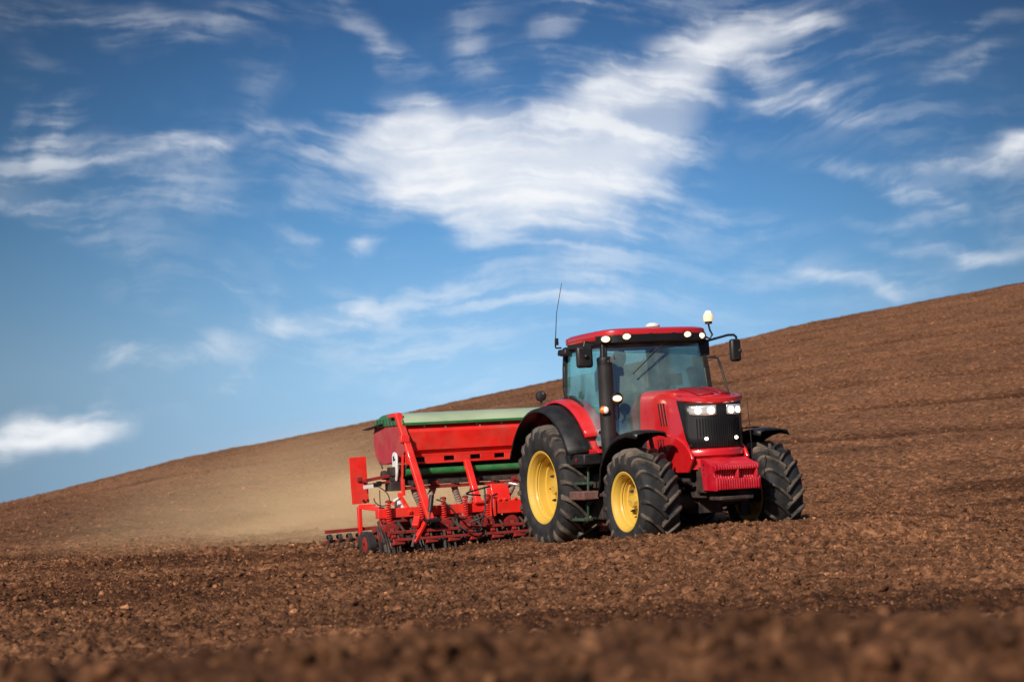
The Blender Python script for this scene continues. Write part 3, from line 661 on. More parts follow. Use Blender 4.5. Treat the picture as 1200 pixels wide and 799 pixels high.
# front mudguards
for s in (-1, 1):
    rows = []
    ang = [R(a) for a in (172, 160, 145, 128, 112, 98, 86, 74, 66)]
    for i, a in enumerate(ang):
        rr = .90 + (.02 if i in (0, 8) else 0); y = -2.66 - rr * math.cos(a) * .98; z = .69 + rr * math.sin(a) + (.02 if i > 5 else 0)
        if i >= 6: y = -2.66 - [.08, .22, .34][i - 6]; z = 1.605 - [.0, .012, .03][i - 6]
        w = .25 if 1 < i < 8 else .22
        rows.append([(s * (.93 - w), y, z - .07), (s * (.93 - w + .015), y, z - .015), (s * .80, y, z), (s * 1.0, y, z + .004), (s * (.93 + w - .02), y, z - .02), (s * (.93 + w), y, z - .075)])
    if s > 0: rows = [[(x_, y_, z_ - .05) for x_, y_, z_ in r_] for r_ in rows]
    fm = MB().grid(rows).build('front_mudguard', BLACK, tractor, solid=.02, angle=40)
    MB().bar((s * .62, -2.6, .8), (s * .70, -2.5, 1.58), .05, .03).bar((s * .66, -2.5, 1.57), (s * .95, -2.55, 1.58), .04, .02).build('mudguard_stay', DARK, fm)

# rear mudguards: red inner arch, black outer flare
for s in (-1, 1):
    cz, cy = RR - .02, 0.0
    angs = [R(a) for a in np.linspace(146, 38, 19)]     # front (towards -Y) to rear
    def arc(a, r_, dy=0): return (cy - 0 + r_ * math.cos(a) * -1 * -1, cz + r_ * math.sin(a))
    red = []; blk = []
    for a in angs:
        def P(x, r_): return (s * x, -r_ * math.cos(math.pi - a) if False else r_ * math.cos(a) - .06, cz + r_ * math.sin(a))
        red.append([P(.60, 1.235), P(.78, 1.245), P(.93, 1.225), P(.955, 1.20)])
    for a in [R(v) for v in np.linspace(156, 22, 25)]:
        blk.append([P(.93, 1.208) if False else (s * .93, 1.165 * math.cos(a) - .1, cz + 1.165 * math.sin(a)), (s * 1.10, 1.15 * math.cos(a) - .1, cz + 1.15 * math.sin(a)), (s * 1.24, 1.12 * math.cos(a) - .1, cz + 1.12 * math.sin(a)), (s * 1.265, 1.08 * math.cos(a) - .1, cz + 1.08 * math.sin(a))])
    rm = MB().grid(red).build('rear_mudguard', RED, tractor, solid=.03, angle=50)
    MB().grid(blk).build('flare', BLACK, rm, solid=.022, angle=50)
    inner = [(1.20 * math.cos(R(a)), cz + 1.20 * math.sin(R(a))) for a in range(40, 150, 8)] + [(-.95, 1.30), (-.5, 1.22), (.5, 1.22)]
    MB().prism(inner, s * .585, s * .60, 'X').build('inner_guard', BLACK, rm)
    # lower red skirt and grey flap at the foot of the guard
    MB().prism([(-.98, 1.60), (-1.06, 1.40), (-1.42, 1.385), (-1.46, 1.34), (-.90, 1.32), (-.93, 1.55)], s * .62, s * .96, 'X').build('guard_foot', RED, rm, bevel=.012)
    MB().prism([(-.86, 1.50), (-1.06, 1.385), (-1.07, 1.345), (-.80, 1.345)], s * .97, s * 1.14, 'X').build('guard_flap', BLACK, rm, bevel=.015)
MB().tube([(-1.02, .22, 2.09), (-1.02, .22, 2.17)], .02, 8).tube([(-1.02, .17, 2.20), (-1.02, .19, 2.20), (-1.02, .25, 2.20), (-1.02, .27, 2.20)], [.03, .075, .075, .04], 16).build('guard_lamp', BLACK, tractor)

# steps and tool box on the right-hand side
for s in (-1, 1):
    st = MB().box((s * .99, -1.0, 1.26), (.36, .84, .15)).build('tool_box', BLACK, tractor, bevel=.02)
    MB().tube([(s * 1.173, -1.18, 1.26), (s * 1.178, -1.18, 1.26)], .026, 14).build('reflector', DRED, st)
    fr = MB()
    for y in (-.80, -1.24): fr.bar((s * 1.02, y, 1.19), (s * 1.06, lerp(y, -1.02, .12), .42), .03, .02)
    for z in (1.17, .93): fr.bar((s * 1.03, -.80, z), (s * 1.03, -1.24, z), .16, .035)
    fr.bar((s * 1.06, -.82, .43), (s * 1.06, -1.22, .43), .16, .035)
    LAD = fr.build('step_ladder', DGREEN, tractor, bevel=.006)
    MB().box((s * 1.06, -1.0, .765), (.24, .74, .12)).build('step_board', BROWNSTEP, LAD, bevel=.015)
    MB().box((s * .66, -1.10, .74 if s < 0 else .90), (.36, .95, .66 if s < 0 else .36)).build('fuel_tank', DARK, tractor, bevel=.03)

# cab frame
cab = MB()
PA = {}
for s in (-1, 1):
    pa = [(s * .60, -1.60, 1.34), (s * .78, -1.56, 1.62), (s * .815, -1.52, 1.95), (s * .80, -1.45, 2.45), (s * .765, -1.40, 2.86)]
    pb = [(s * .66, .06, 2.05), (s * .70, .05, 2.30), (s * .69, .04, 2.60), (s * .67, .02, 2.86)]
    for pts, w in ((pa, .085), (pb, .07)):
        for a, b in zip(pts, pts[1:]): cab.bar(a, Vector(b) + (Vector(b) - Vector(a)).normalized() * .01, w, w * .9, up=(0, 1, 0))
    cab.bar((s * .77, -1.45, 2.84), (s * .68, .05, 2.84), .07, .08); cab.bar((s * .60, -1.60, 1.36), (s * .63, -.95, 1.36), .08, .10)
    # lower door edge following the mudguard
    for (a, b) in (((-1.05, 1.44), (-.86, 1.74)), ((-.86, 1.74), (-.58, 2.03)), ((-.58, 2.03), (-.20, 2.15)), ((-.20, 2.15), (.06, 2.12))):
        cab.bar((s * .745, *a), (s * .745, *b), .06, .07, up=(1, 0, 0))
cab.bar((-.765, -1.42, 2.86), (.765, -1.42, 2.86), .09, .09); cab.bar((-.67, .04, 2.85), (.67, .04, 2.85), .08, .08); cab.bar((-.67, .06, 1.78), (.67, .06, 1.78), .08, .10); cab.bar((-.60, -1.60, 1.36), (.60, -1.60, 1.36), .1, .12)
cab.box((0, -.75, 1.36), (1.2, 1.5, .08)); cab.box((0, .05, 1.55), (1.2, .06, .45))
cab.build('cab_frame', BLACK, tractor, bevel=.012)
# glass
def curved(xw, bulge, zs, ys, n=16):
    return [[(lerp(-xw(z), xw(z), j / n), y - bulge * (1 - (2 * j / n - 1) ** 2), z) for j in range(n + 1)] for z, y in zip(zs, ys)]
zs = [1.40, 1.62, 1.95, 2.45, 2.83]; ys = [-1.62, -1.585, -1.545, -1.475, -1.42]
MB().grid(curved(lambda z: float(np.interp(z, zs, [.60, .76, .79, .775, .74])), .10, zs, ys)).build('windscreen', GLASS, tractor)
MB().grid(curved(lambda z: .64, -.04, [1.80, 2.2, 2.8], [.06, .06, .04])).build('rear_window', GLASS, tractor)
for s in (-1, 1):
    sg = []
    for k in range(9):
        t = k / 8; y = lerp(-1.46, .03, t); zb = float(np.interp(y, [-1.46, -1.05, -.86, -.58, -.20, .06], [1.42, 1.44, 1.74, 2.03, 2.15, 2.12])); xw = lerp(.79, .69, t)
        sg.append([(s * (xw + .03 * math.sin(math.pi * t) - .03 * q), y, lerp(zb, 2.82, q)) for q in np.linspace(0, 1, 6)])
    d = MB().grid(sg).build('cab_door', SIDEGLASS, tractor)
    MB().bar((s * .80, -1.30, 1.62), (s * .81, -1.22, 1.62), .03, .05).tube([(s * .775, -1.35, 1.55), (s * .80, -1.33, 1.9), (s * .80, -1.30, 2.62), (s * .76, -1.33, 2.70)], .013, 8).build('door_handle', BLACK, d)
# roof
def oval(mb, z0, k=.70):
    mb.v = [(x_, y_, z0 + (z_ - z0) * k) for x_, y_, z_ in mb.v]; return mb
ro = []
for t_, q in ((0, .985), (.02, 1.0), (.10, 1.01), (.14, 1.0), (.165, .97), (.185, .90), (.2, .6), (.205, .0)):
    ring_ = []
    for k in range(48):
        a = 2 * math.pi * k / 48; c, s_ = math.cos(a), math.sin(a); ex = .32
        x = math.copysign(abs(c) ** ex, c); y = math.copysign(abs(s_) ** ex, s_)
        wid = .845 if y < 0 else lerp(.845, .77, y)
        yy = -.80 + (y * .80 if y > 0 else y * (.80 + .10 * (1 - x * x)))
        ring_.append((x * wid * q, -.80 + (yy + .80) * q, 2.89 + t_ * .68 + (.012 * (1 - y) if t_ > .1 else 0)))
    ro.append(ring_)
ROOF = MB().grid(ro, closed=True).build('roof', RED, tractor, angle=40)
under = [ro[0][k] for k in range(48)]
ul = [[(x * .985, -.8 + (y + .8) * .985, z - .055) for x, y, z in under], [(x * .99, -.8 + (y + .8) * .99, z + .004) for x, y, z in under]]
MB().grid(ul, closed=True).add(ul[0], [tuple(range(48))]).build('roof_lining', BLACK, ROOF, angle=40)
for x, y, z, yaw_, lit in ((-.79, -1.53, 2.90, -24, 1), (-.53, -1.64, 2.92, -8, 1), (.40, -1.66, 2.925, 5, 1), (.65, -1.60, 2.905, 12, 1), (-.17, -1.665, 2.905, -2, 0), (.19, -1.665, 2.905, 2, 0)):
    d = Vector((math.sin(R(yaw_)), -math.cos(R(yaw_)), -.08)).normalized(); c = Vector((x, y, z)) + d * (.035 if lit else .012)
    hs = MB().tube([c - d * .16, c - d * .02, c + d * .016, c + d * .018, c + d * .0], [.06, .078, .078, .066, .062], 20, caps=False)
    hs = oval(hs, c.z).build('roof_lamp' if lit else 'roof_vent', BLACK, tractor)
    if lit:
        oval(MB().tube([c - d * .004, c + d * .008, c + d * .012], [.062, .058, .03], 18), c.z).build('lens', WARM, hs)
        oval(MB().tube([c + d * .0, c + d * .014, c + d * .018], [.040, .038, .015], 18), c.z).build('bulb', LAMP, hs)
    else:
        MB().tube([c - d * .02, c + d * .004], [.066, .066], 16).build('grille_disc', GRILLE, hs)
vis = []
for k in range(48):
    x_, y_, z_ = ro[2][k]
    if y_ < -1.30: vis.append((x_, y_))
vis.sort()
MB().grid([[(x_ * 1.0, y_ + .03, 2.845), (x_ * 1.004, y_ - .012, 2.85), (x_ * 1.004, y_ - .014, 2.938), (x_ * .99, y_ + .03, 2.955)] for x_, y_ in vis]).build('roof_visor', GRILLE, ROOF, solid=.01)
# black trim line around the lamp bulge, GPS dome, beacon, antenna
MB().lathe([(3.055, .10), (3.075, .105), (3.09, .09), (3.11, .055), (3.115, .001)], c=(0, -1.44, 0), axis='Z', n=24).build('gps_dome', WHITE, ROOF)
bk = MB().tube([(.78, -1.50, 2.90), (.86, -1.52, 2.86), (.90, -1.52, 2.92), (.865, -1.52, 2.98), (.85, -1.52, 3.05), (.85, -1.52, 3.09)], .014, 8).tube([(.85, -1.52, 3.07), (.85, -1.52, 3.11)], .05, 14).build('beacon_bracket', BLACK, tractor)
MB().lathe([(3.16, .001), (3.16, .064), (3.19, .070), (3.23, .072), (3.265, .062), (3.29, .042), (3.302, .02), (3.304, .001)], c=(.85, -1.52, -.055), axis='Z', n=20).build('beacon', BEAC, bk)
MB().lathe([(3.245, .05), (3.248, .058), (3.272, .052), (3.298, .036), (3.309, .018), (3.310, .001)], c=(.85, -1.52, -.055), axis='Z', n=18).build('beacon_bulb', LAMP, bk)
an = MB().tube([(-.76, -.02, 2.88), (-.84, .0, 2.88), (-.845, 0, 2.90), (-.84, 0, 2.99)], .012, 8).box((-.83, -.02, 2.97), (.035, .05, .10)).build('antenna_mount', BLACK, tractor)
MB().tube([(-.84, 0, 2.98), (-.80, .0, 3.38), (-.70, -.02, 3.82)], [.007, .005, .004], 6).build('antenna', BLACK, an)
# black corner spoiler under the rear corner of the roof
MB().box((-.76, -.12, 2.80), (.12, .26, .09), (0, .2, 0)).build('corner_spoiler', BLACK, ROOF, bevel=.02)
# wiper
MB().bar((.03, -1.655, 2.80), (-.20, -1.665, 2.62), .022, .014).bar((-.20, -1.668, 2.62), (-.46, -1.655, 2.40), .014, .012).build('wiper', BLACK, tractor)
# exhaust stack in its perforated shield
ex = MB().lathe([(1.12, .10), (1.20, .105), (2.56, .105), (2.60, .11), (2.64, .105), (2.65, .085), (2.65, .05), (2.5, .05)], c=(-.86, -1.60, 0), axis='Z', n=28).build('exhaust_stack', BLACK, tractor)
pf = MB()
for k in range(60):
    for a in range(0, 360, 20):
        p = Vector((-.86 + .1065 * math.cos(R(a + (k % 2) * 10)), -1.60 + .1065 * math.sin(R(a + (k % 2) * 10)), 1.55 + k * .0165)); d = Vector((math.cos(R(a + (k % 2) * 10)), math.sin(R(a + (k % 2) * 10)), 0)); t_ = Vector((-d.y, d.x, 0)) * .0045; u = Vector((0, 0, .0045))
        pf.add([p - t_ - u, p + t_ - u, p + t_ + u, p - t_ + u], [(0, 1, 2, 3)])
pf.build('perforations', mat('shield_holes', (.09, .085, .08), .5), ex)
MB().box((-.80, -1.70, 2.60), (.05, .05, .06)).tube([(-.79, -1.69, 2.62), (-.75, -1.66, 2.63)], .03, 10).tube([(-.86, -1.71, 2.585), (-.86, -1.72, 2.585)], .012, 8).build('shield_clamp', STEEL, ex)
# turn signal and work lamp beside the stack
ts = MB().tube([(-.97, -1.70, 1.92), (-.93, -1.70, 1.92)], .02, 8).ball((-.965, -1.70, 1.92), .058, 8, (1, .8, 1)).build('turn_signal', ORANGE, tractor)
MB().ball((-.945, -1.725, 1.92), .048, 8, (.9, .9, 1)).build('clear_lens', mat('clear_lens', (.8, .75, .68), .15, coat=.5, emis=(1, .9, .75), estr=.25), ts)
wl = MB().tube([(-.72, -1.66, 1.80), (-.74, -1.72, 1.90), (-.77, -1.74, 2.0)], .012, 6).lathe([(-1.70, .02), (-1.72, .075), (-1.755, .085), (-1.76, .075)], c=(-.77, 0, 2.07), axis='Y', n=16).build('work_lamp', BLACK, tractor)
MB().ball((-.77, -1.752, 2.07), .072, 8, (1.0, .35, .60)).build('lens', WARM, wl)
MB().ball((-.77, -1.762, 2.07), .052, 8, (1.0, .42, .60)).build('bulb', LAMP, wl)
# mirrors and rails
m1 = MB().tube([(-.78, -1.42, 2.80), (-.95, -1.45, 2.86), (-1.08, -1.46, 2.88), (-1.10, -1.46, 2.80)], .014, 8).build('mirror_arm', BLACK, tractor)
MB().box((-1.10, -1.47, 2.665), (.235, .09, .30), (0, 0, R(-8))).ball((-1.10, -1.53, 2.67), .03, 6).build('side_mirror', BLACK, m1, bevel=.035)
m2 = MB().tube([(.78, -1.42, 2.72), (.80, -1.42, 2.84), (.88, -1.42, 2.84), (1.20, -1.43, 2.91), (1.30, -1.43, 2.91), (1.335, -1.43, 2.88), (1.335, -1.43, 2.80)], .018, 8).box((.83, -1.43, 2.73), (.09, .05, .20)).build('mirror_arm', BLACK, tractor)
MB().box((1.30, -1.44, 2.69), (.17, .09, .32), (0, 0, R(10))).ball((1.36, -1.47, 2.68), .03, 6).build('side_mirror', BLACK, m2, bevel=.035)
MB().tube([(.81, -1.48, 2.60), (.90, -1.52, 2.605), (.955, -1.54, 2.58), (.99, -1.58, 2.40), (1.03, -1.66, 2.05), (.96, -1.68, 1.75)], .017, 8).build('grab_rail', BLACK, tractor)
# cab inside
sc = MB().box((0, -.42, 1.86), (.50, .48, .14)).box((0, -.20, 2.20), (.48, .12, .62), (R(-10), 0, 0)).box((0, -.12, 2.58), (.28, .09, .16)).box((0, -.42, 1.6), (.36, .36, .4)).box((.34, -.5, 2.02), (.12, .5, .08)).build('seat', SEATM, tractor, bevel=.03)
MB().box((0, -1.36, 1.85), (.42, .24, .55)).ball((0, -1.32, 2.12), .24, 8, (1.0, .6, .45)).build('dashboard', BLACK, tractor, bevel=.03)
sw = MB(); pts = []
for k in range(25):
    a = 2 * math.pi * k / 24; pts.append(Vector((.20 * math.cos(a), -1.02 + .18 * math.sin(a), 2.10 + .07 * math.sin(a) * -1)))
sw.tube(pts, .016, 8, caps=False).tube([(0, -1.02, 2.10), (0, -1.25, 1.9)], .03, 8).bar((-.2, -1.02, 2.10), (.2, -1.02, 2.10), .03, .015).build('steering_wheel', BLACK, tractor)
MB().box((.52, -.85, 1.75), (.2, .8, .5)).box((.46, -1.15, 2.32), (.22, .05, .17)).bar((.46, -1.12, 2.0), (.46, -1.12, 2.3), .02).bar((.56, -.6, 2.0), (.56, -.62, 2.2), .03).build('side_console', BLACK, tractor, bevel=.012)
# rear linkage to the drill
lk = MB()
for s in (-1, 1): lk.bar((s * .38, .1, .62), (s * .46, 1.35, .60), .06, .10); lk.tube([(s * .36, .2, 1.35), (s * .43, .95, .64)], .03, 8)
lk.tube([(0, .2, 1.12), (0, 1.35, 1.15)], .035, 8); lk.tube([(0, .1, .75), (0, 1.5, .72)], .05, 10)
lk.build('three_point_linkage', DARK, tractor)
# ------------------------------------------------------------------ seed drill (built in the tractor's frame; its Empty stands under the hopper)
DOFF = Vector((0, 3.0, 0))
drill = empty('seed_drill', to_world(DOFF - Vector((0, 0, .04))), POSE_ROT); drill['_off'] = tuple(DOFF)
tag(drill, 'wide red seed drill with green hopper lid working the soil behind the tractor', 'seed drill')
HX = 2.22
sec = [(2.75, 1.965), (2.73, 1.95), (2.68, 1.84), (2.70, 1.56), (2.76, 1.505), (3.05, 1.40), (3.55, 1.36), (3.85, 1.36), (4.02, 1.52), (4.08, 1.70), (4.06, 1.86), (4.00, 1.95)]
hop = MB()
xs = np.linspace(-HX, HX, 13)
hop.grid([[(x, y, z) for y, z in sec] for x in xs], closed=True); hop.add([(-HX, y, z) for y, z in sec], [tuple(range(len(sec)))]); hop.add([(HX, y, z) for y, z in sec], [tuple(range(len(sec)))])
HOP = hop.build('hopper', DRILLRED, drill, angle=25)
ENDM = mat('hopper_end_red', (.40, .018, .035), .55, var=.10, dirt=(.30, .14, .11), dirt_amt=.5, dirt_scale=1.5)
for s in (-1, 1):
    MB().prism([(y + (.0 if y < 3.4 else .02), z) for y, z in sec], s * (HX + .002), s * (HX + .03), 'X').build('end_plate', ENDM, HOP, bevel=.012)
# lid: arched green cover, pale on top, with fluted end
lid = [(2.66, 1.955), (2.655, 1.985), (2.70, 2.04), (2.82, 2.10), (3.0, 2.135), (3.3, 2.15), (3.6, 2.13), (3.85, 2.07), (4.02, 1.99), (4.04, 1.955)]
lm = MB().grid([[(x, y, z) for y, z in lid] for x in np.linspace(-HX - .02, HX + .02, 13)], closed=True)
LID = lm.build('hopper_lid', LIDGREEN, drill, angle=30)
MB().grid([[(x, 2.655, 1.945), (x, 2.642, 1.95), (x, 2.642, 1.985), (x, 2.655, 1.99)] for x in np.linspace(-HX - .02, HX + .02, 9)], closed=True).build('lid_rim', GREEN, LID)
for s in (-1, 1):
    el = MB().prism([(y, z) for y, z in lid], s * (HX + .022), s * (HX + .05), 'X').build('lid_end', GREEN, LID, bevel=.01)
    for k in range(7): MB().bar((s * (HX + .056), 2.9 + .15 * k, 1.965), (s * (HX + .056), 2.95 + .14 * k, 2.07), .022, .02).build('lid_flute', DGREEN, LID)
MB().bar((-HX - .05, 3.5, 2.0), (-HX - .10, 4.22, 1.93), .12, .016).build('lid_flap', BLACK, LID)
for x in (-1.9, -1.55, -1.02, -.97, -.6, -.2, .1, .6, .65): MB().box((x, 2.70, 1.925 - .02 * (int(x * 100) % 2)), (.022, .012, .022)).build('rivet', WHITE, HOP)
# flange with slots below the body
fz0, fz1 = 1.35, 1.50
slots = [-1.98, -1.49, -1.05, -.64, -.2, .25, .7, 1.15, 1.6, 2.0]
fb = MB(); fb.box((0, 2.80, fz1 - .018), (2 * HX, .09, .03)); fb.box((0, 2.765, fz1 - .034), (2 * HX, .02, .03)); fb.box((0, 2.765, fz0 + .014), (2 * HX, .02, .03))
edges = [-HX]
for x in slots: edges += [x - .085, x + .085]
edges.append(HX)
for a, b in zip(edges[::2], edges[1::2]): fb.box(((a + b) / 2, 2.765, (fz0 + fz1) / 2 - .005), (b - a, .02, .088))
fb.box((0, 2.80, fz0 - .0), (2 * HX, .09, .012))
fb.build('slotted_flange', DRILLRED, drill, bevel=.004)
MB().box((0, 2.83, 1.42), (2 * HX - .1, .02, .10)).build('flange_backing', GRILLE, drill)
# green tube, metering units, seed rail
MB().tube([(-HX + .02, 2.86, 1.225), (HX - .02, 2.86, 1.225)], .062, 18).build('green_tube', GREEN, drill)
MB().box((0, 3.1, 1.20), (2 * HX - .1, .32, .30)).box((0, 3.0, 1.07), (2 * HX - .1, .2, .10)).build('metering_trough', DARK, drill, bevel=.02)
MB().bar((-HX, 2.86, .985), (HX, 2.86, .985), .05, .055).build('seed_rail', WORNRED, drill, bevel=.004)
for k in range(13):
    x = -2.05 + .34 * k
    MB().box((x, 2.86, 1.045), (.10, .10, .06)).box((x + .02, 2.84, 1.015), (.05, .06, .02)).build('outlet', WORNRED if k % 2 else DARK, drill, bevel=.006)
# corrugated seed hoses sagging from the trough to the coulters
def hose(name, pts, r, m_, parent, n=26):
    pts = [Vector(p) for p in pts]; out = []; rad = []
    for i in range(n + 1):
        t = i / n; q = [p.copy() for p in pts]
        while len(q) > 1: q = [a.lerp(b, t) for a, b in zip(q, q[1:])]
        out.append(q[0]); rad.append(r * (1.0 if i % 2 else .86))
    return MB().tube(out, rad, 10).build(name, m_, parent)
for k in range(13):
    x = -2.05 + .34 * k; d = (.12, -.14, .10, -.08)[k % 4]
    hose('seed_hose', [(x, 2.92, 1.02), (x + d * .2, 2.93, .78), (x + d * 1.6, 3.0, .74), (x + d * 1.2, 2.95, .42)], .056, HOSE, drill)
# main beams and headstock
mb = MB(); mb.bar((-2.85, 2.42, .63), (-1.10, 2.42, .63), .14, .145); mb.bar((-.2, 2.42, .63), (2.32, 2.42, .63), .14, .145); mb.bar((-2.25, 2.95, .62), (2.25, 2.95, .62), .10, .10)
for x in (-2.1, -1.2, 1.2, 2.1): mb.bar((x, 2.42, .62), (x, 3.9, .60), .09, .09)
mb.build('main_beam', DRILLRED, drill, bevel=.008)
hb = MB(); hb.box((0, 2.28, .62), (2.10, .24, .20)); hb.box((-1.03, 2.30, .62), (.05, .34, .27)); hb.box((1.03, 2.30, .62), (.05, .34, .27))
hb.prism([(2.2, .72), (2.5, .72), (2.42, .98), (2.28, .98)], -1.02, -.72, 'X'); hb.prism([(2.2, .72), (2.5, .72), (2.40, 1.25), (2.28, 1.25)], -.22, .22, 'X')
for x in (-.93, -.83, -.66): hb.box((x, 2.17, .735), (.06, .05, .04))
hb.build('headstock', DRILLRED, drill, bevel=.012)
MB().box((-.98, 2.34, .70), (.06, .3, .16)).bar((-1.06, 2.15, .82), (-1.06, 2.15, .45), .03).build('headstock_bracket', WORNRED, drill, bevel=.006)
# sloping struts of the hopper frame, left end one reaching over the lid
for s in (-1, 1):
    st = MB(); a, b = Vector((s * (HX + .07), 2.80, 2.13)), Vector((s * (HX - .12), 2.12, .50)); st.bar(a, b, .085, .11, up=(1, 0, 0))
    st.bar((s * (HX + .07), 2.78, 2.12), (s * (HX + .07), 3.15, 2.11), .07, .09, up=(1, 0, 0)); STR = st.build('frame_strut', DRILLRED, drill, bevel=.012)
    m = a.lerp(b, .24); MB().bar(m + Vector((-.02, -.01, .05)), m + Vector((-.03, -.03, -.06)), .10, .14, up=(1, 0, 0)).build('strut_clamp', DRILLRED, STR, bevel=.008)
    MB().box((s * (HX - .13), 2.10, .49), (.22, .22, .05)).build('strut_foot', BLACK, STR, bevel=.006)
    MB().tube([(s * (HX - .19), 2.20, .86), (s * (HX - .12), 2.13, .62)], .036, 12).tube([(s * (HX - .12), 2.13, .62), (s * (HX - .06), 2.06, .42)], .016, 10).build('hydraulic_ram', BLACK, drill)
for x in (-1.20, 1.20):
    MB().bar((x, 2.76, 1.36), (x + .02, 2.42, .70), .085, .10, up=(1, 0, 0)).box((x + .02, 2.40, .715), (.20, .20, .05)).build('frame_strut', DRILLRED, drill, bevel=.012)

# one coulter unit: spring, arm, disc, hub, shoe; copied along the beam
def make_unit():
    root = empty('coulter_unit', (0, 0, 0), (0, 0, 0), drill); root['_off'] = (0, 2.4, 0)
    sp = []
    for k in range(121):
        a = k / 120 * 9 * 2 * math.pi; sp.append((.036 * math.cos(a), 2.30 + .036 * math.sin(a), .47 + .31 * k / 120))
    s_ = MB().tube(sp, .010, 6).build('spring', DRILLRED, root)
    MB().tube([(0, 2.30, .42), (0, 2.30, .82)], .016, 8).tube([(0, 2.30, .79), (0, 2.30, .815), (0, 2.30, .83)], [.05, .05, .02], 12).tube([(0, 2.30, .44), (0, 2.30, .47)], .055, 12).build('spring_rod', WORNRED, root)
    MB().prism([(2.36, .50), (2.24, .50), (2.17, .34), (2.10, .28), (2.14, .22), (2.26, .26), (2.40, .40)], -.035, .035, 'X').bar((0, 2.35, .45), (0, 3.0, .36), .06, .08).bar((-.07, 2.42, .60), (-.05, 2.18, .28), .022, .05, up=(1, 0, 0)).bar((.07, 2.42, .60), (.06, 2.16, .26), .022, .05, up=(1, 0, 0)).bar((-.10, 2.30, .50), (.10, 2.30, .50), .05, .03).build('coulter_arm', WORNRED, root, bevel=.006)
    MB().box((.13, 2.34, .44), (.08, .10, .14)).bar((.13, 2.3, .5), (.18, 2.12, .34), .03).bar((-.15, 2.38, .52), (-.13, 2.2, .18), .03, .05).build('bracket', DARK, root, bevel=.006)
    MB().lathe([(-.06, .115), (.05, .115), (.07, .10), (.07, .055), (.0, .05), (-.06, .05)], c=(0, 2.26, .375), axis='Y', n=18, closed=True).build('bearing_housing', WORNRED, root)
    MB().lathe([(-.02, .215), (.0, .225), (.02, .215), (.03, .05), (-.03, .05)], c=(.09, 2.72, .17), axis='X', n=28, closed=True).build('disc', STEEL, root)
    MB().lathe([(-.05, .17), (-.04, .19), (.04, .19), (.05, .17), (.05, .03), (-.05, .03)], c=(.0, 3.45, .15), axis='X', n=24, closed=True).build('press_wheel', DARK, root)
    MB().bar((0, 2.95, .36), (0, 3.45, .16), .04, .06).build('wheel_arm', WORNRED, root)
    MB().box((.05, 2.10, .175), (.20, .12, .05), (R(-12), 0, R(8))).bar((0, 2.16, .28), (.02, 2.12, .18), .06, .04).build('shoe', WORNRED, root, bevel=.01)
    MB().bar((-.12, 2.18, .36), (-.05, 2.10, .0), .04, .014).bar((-.02, 2.12, .16), (-.02, 2.10, -.03), .05, .018).bar((.08, 2.20, .40), (.06, 2.02, .05), .03, .014).bar((.06, 2.02, .06), (.08, 2.14, -.04), .03, .014).bar((-.10, 2.55, .42), (-.12, 2.40, .0), .03, .014).bar((.16, 2.50, .45), (.15, 2.36, .0), .03, .014).build('tine', DARK, root, bevel=.003)
    return root
unit = make_unit(); UX = [-2.70] + [-2.17 + .362 * k for k in range(13)]
for i, x in enumerate(UX):
    u_ = unit if i == 0 else copy_tree(unit, drill)
    u_.location = (x, 2.4 - DOFF.y, 0)
pr = [(-2.5, .02), (-2.5, .21)]
for k in range(26): pr += [(-2.48 + .19 * k, .225), (-2.40 + .19 * k, .225), (-2.39 + .19 * k, .17), (-2.31 + .19 * k, .17)]
pr += [(2.5, .20), (2.5, .02)]
MB().lathe(pr, c=(0, 3.25, .20), axis='X', n=24).build('blocker_roller', DARK, drill, angle=25)  # roller added to block light and keep the drill's underside dark
MB().bar((-2.5, 2.72, .40), (2.5, 2.72, .40), .06, .16).bar((-2.6, 3.0, .50), (2.5, 3.0, .50), .08, .08).build('lower_frame', WORNRED, drill, bevel=.006)
MB().bar((-2.78, 2.14, .345), (2.3, 2.14, .345), .035, .045).bar((-2.7, 2.05, .235), (2.3, 2.05, .235), .03, .04).build('tie_bar', WORNRED, drill, bevel=.004)
# diagonal links with pale wear marks at the outer end
MB().bar((-2.15, 2.16, .50), (-2.42, 2.02, .18), .07, .05).bar((-2.28, 2.20, .55), (-2.36, 2.10, .42), .10, .06).build('diagonal_link', DRILLRED, drill, bevel=.008)
MB().bar((-2.40, 2.03, .30), (-2.46, 2.02, .12), .035, .02).bar((-1.9, 2.1, .33), (-1.9, 2.08, .02), .03, .03).build('wear_strip', STEEL, drill)
MB().bar((-2.30, 2.9, .90), (-2.34, 2.32, .62), .05, .05).bar((-2.52, 2.75, .80), (-2.30, 2.55, .63), .09, .03).build('support_link', DRILLRED, drill, bevel=.006)
MB().bar((-2.47, 2.62, .84), (-2.36, 2.55, .60), .085, .012, up=(0, 1, 0)).build('pale_guard', WHITE, drill)
# hydraulic hoses looping along the front
for a, b, c_, d in (((-.75, 2.2, .98), (-.5, 2.0, .95), (-.35, 1.9, .6), (-.1, 1.4, .7)), ((-.8, 2.2, .98), (-.9, 2.0, .98), (-.4, 1.9, .85), (-.1, 1.4, .9))):
    hose('hydraulic_hose', [a, b, c_, d], .016, STEEL, drill)
for a, b, c_, d in (((-2.0, 2.1, .80), (-1.75, 1.95, .72), (-1.75, 1.95, .40), (-1.55, 2.0, .50)), ((-1.7, 2.1, .46), (-1.6, 1.9, .20), (-1.3, 1.9, .20), (-1.25, 2.1, .55)), ((-1.25, 2.15, .82), (-1.6, 2.0, .86), (-1.7, 2.0, .85), (-1.1, 2.1, .95)), ((-1.2, 2.1, .95), (-1.25, 1.9, .4), (-1.35, 1.95, .5), (-1.5, 2.05, .42))):
    hose('hydraulic_hose', [a, b, c_, d], .014, BLACK, drill)
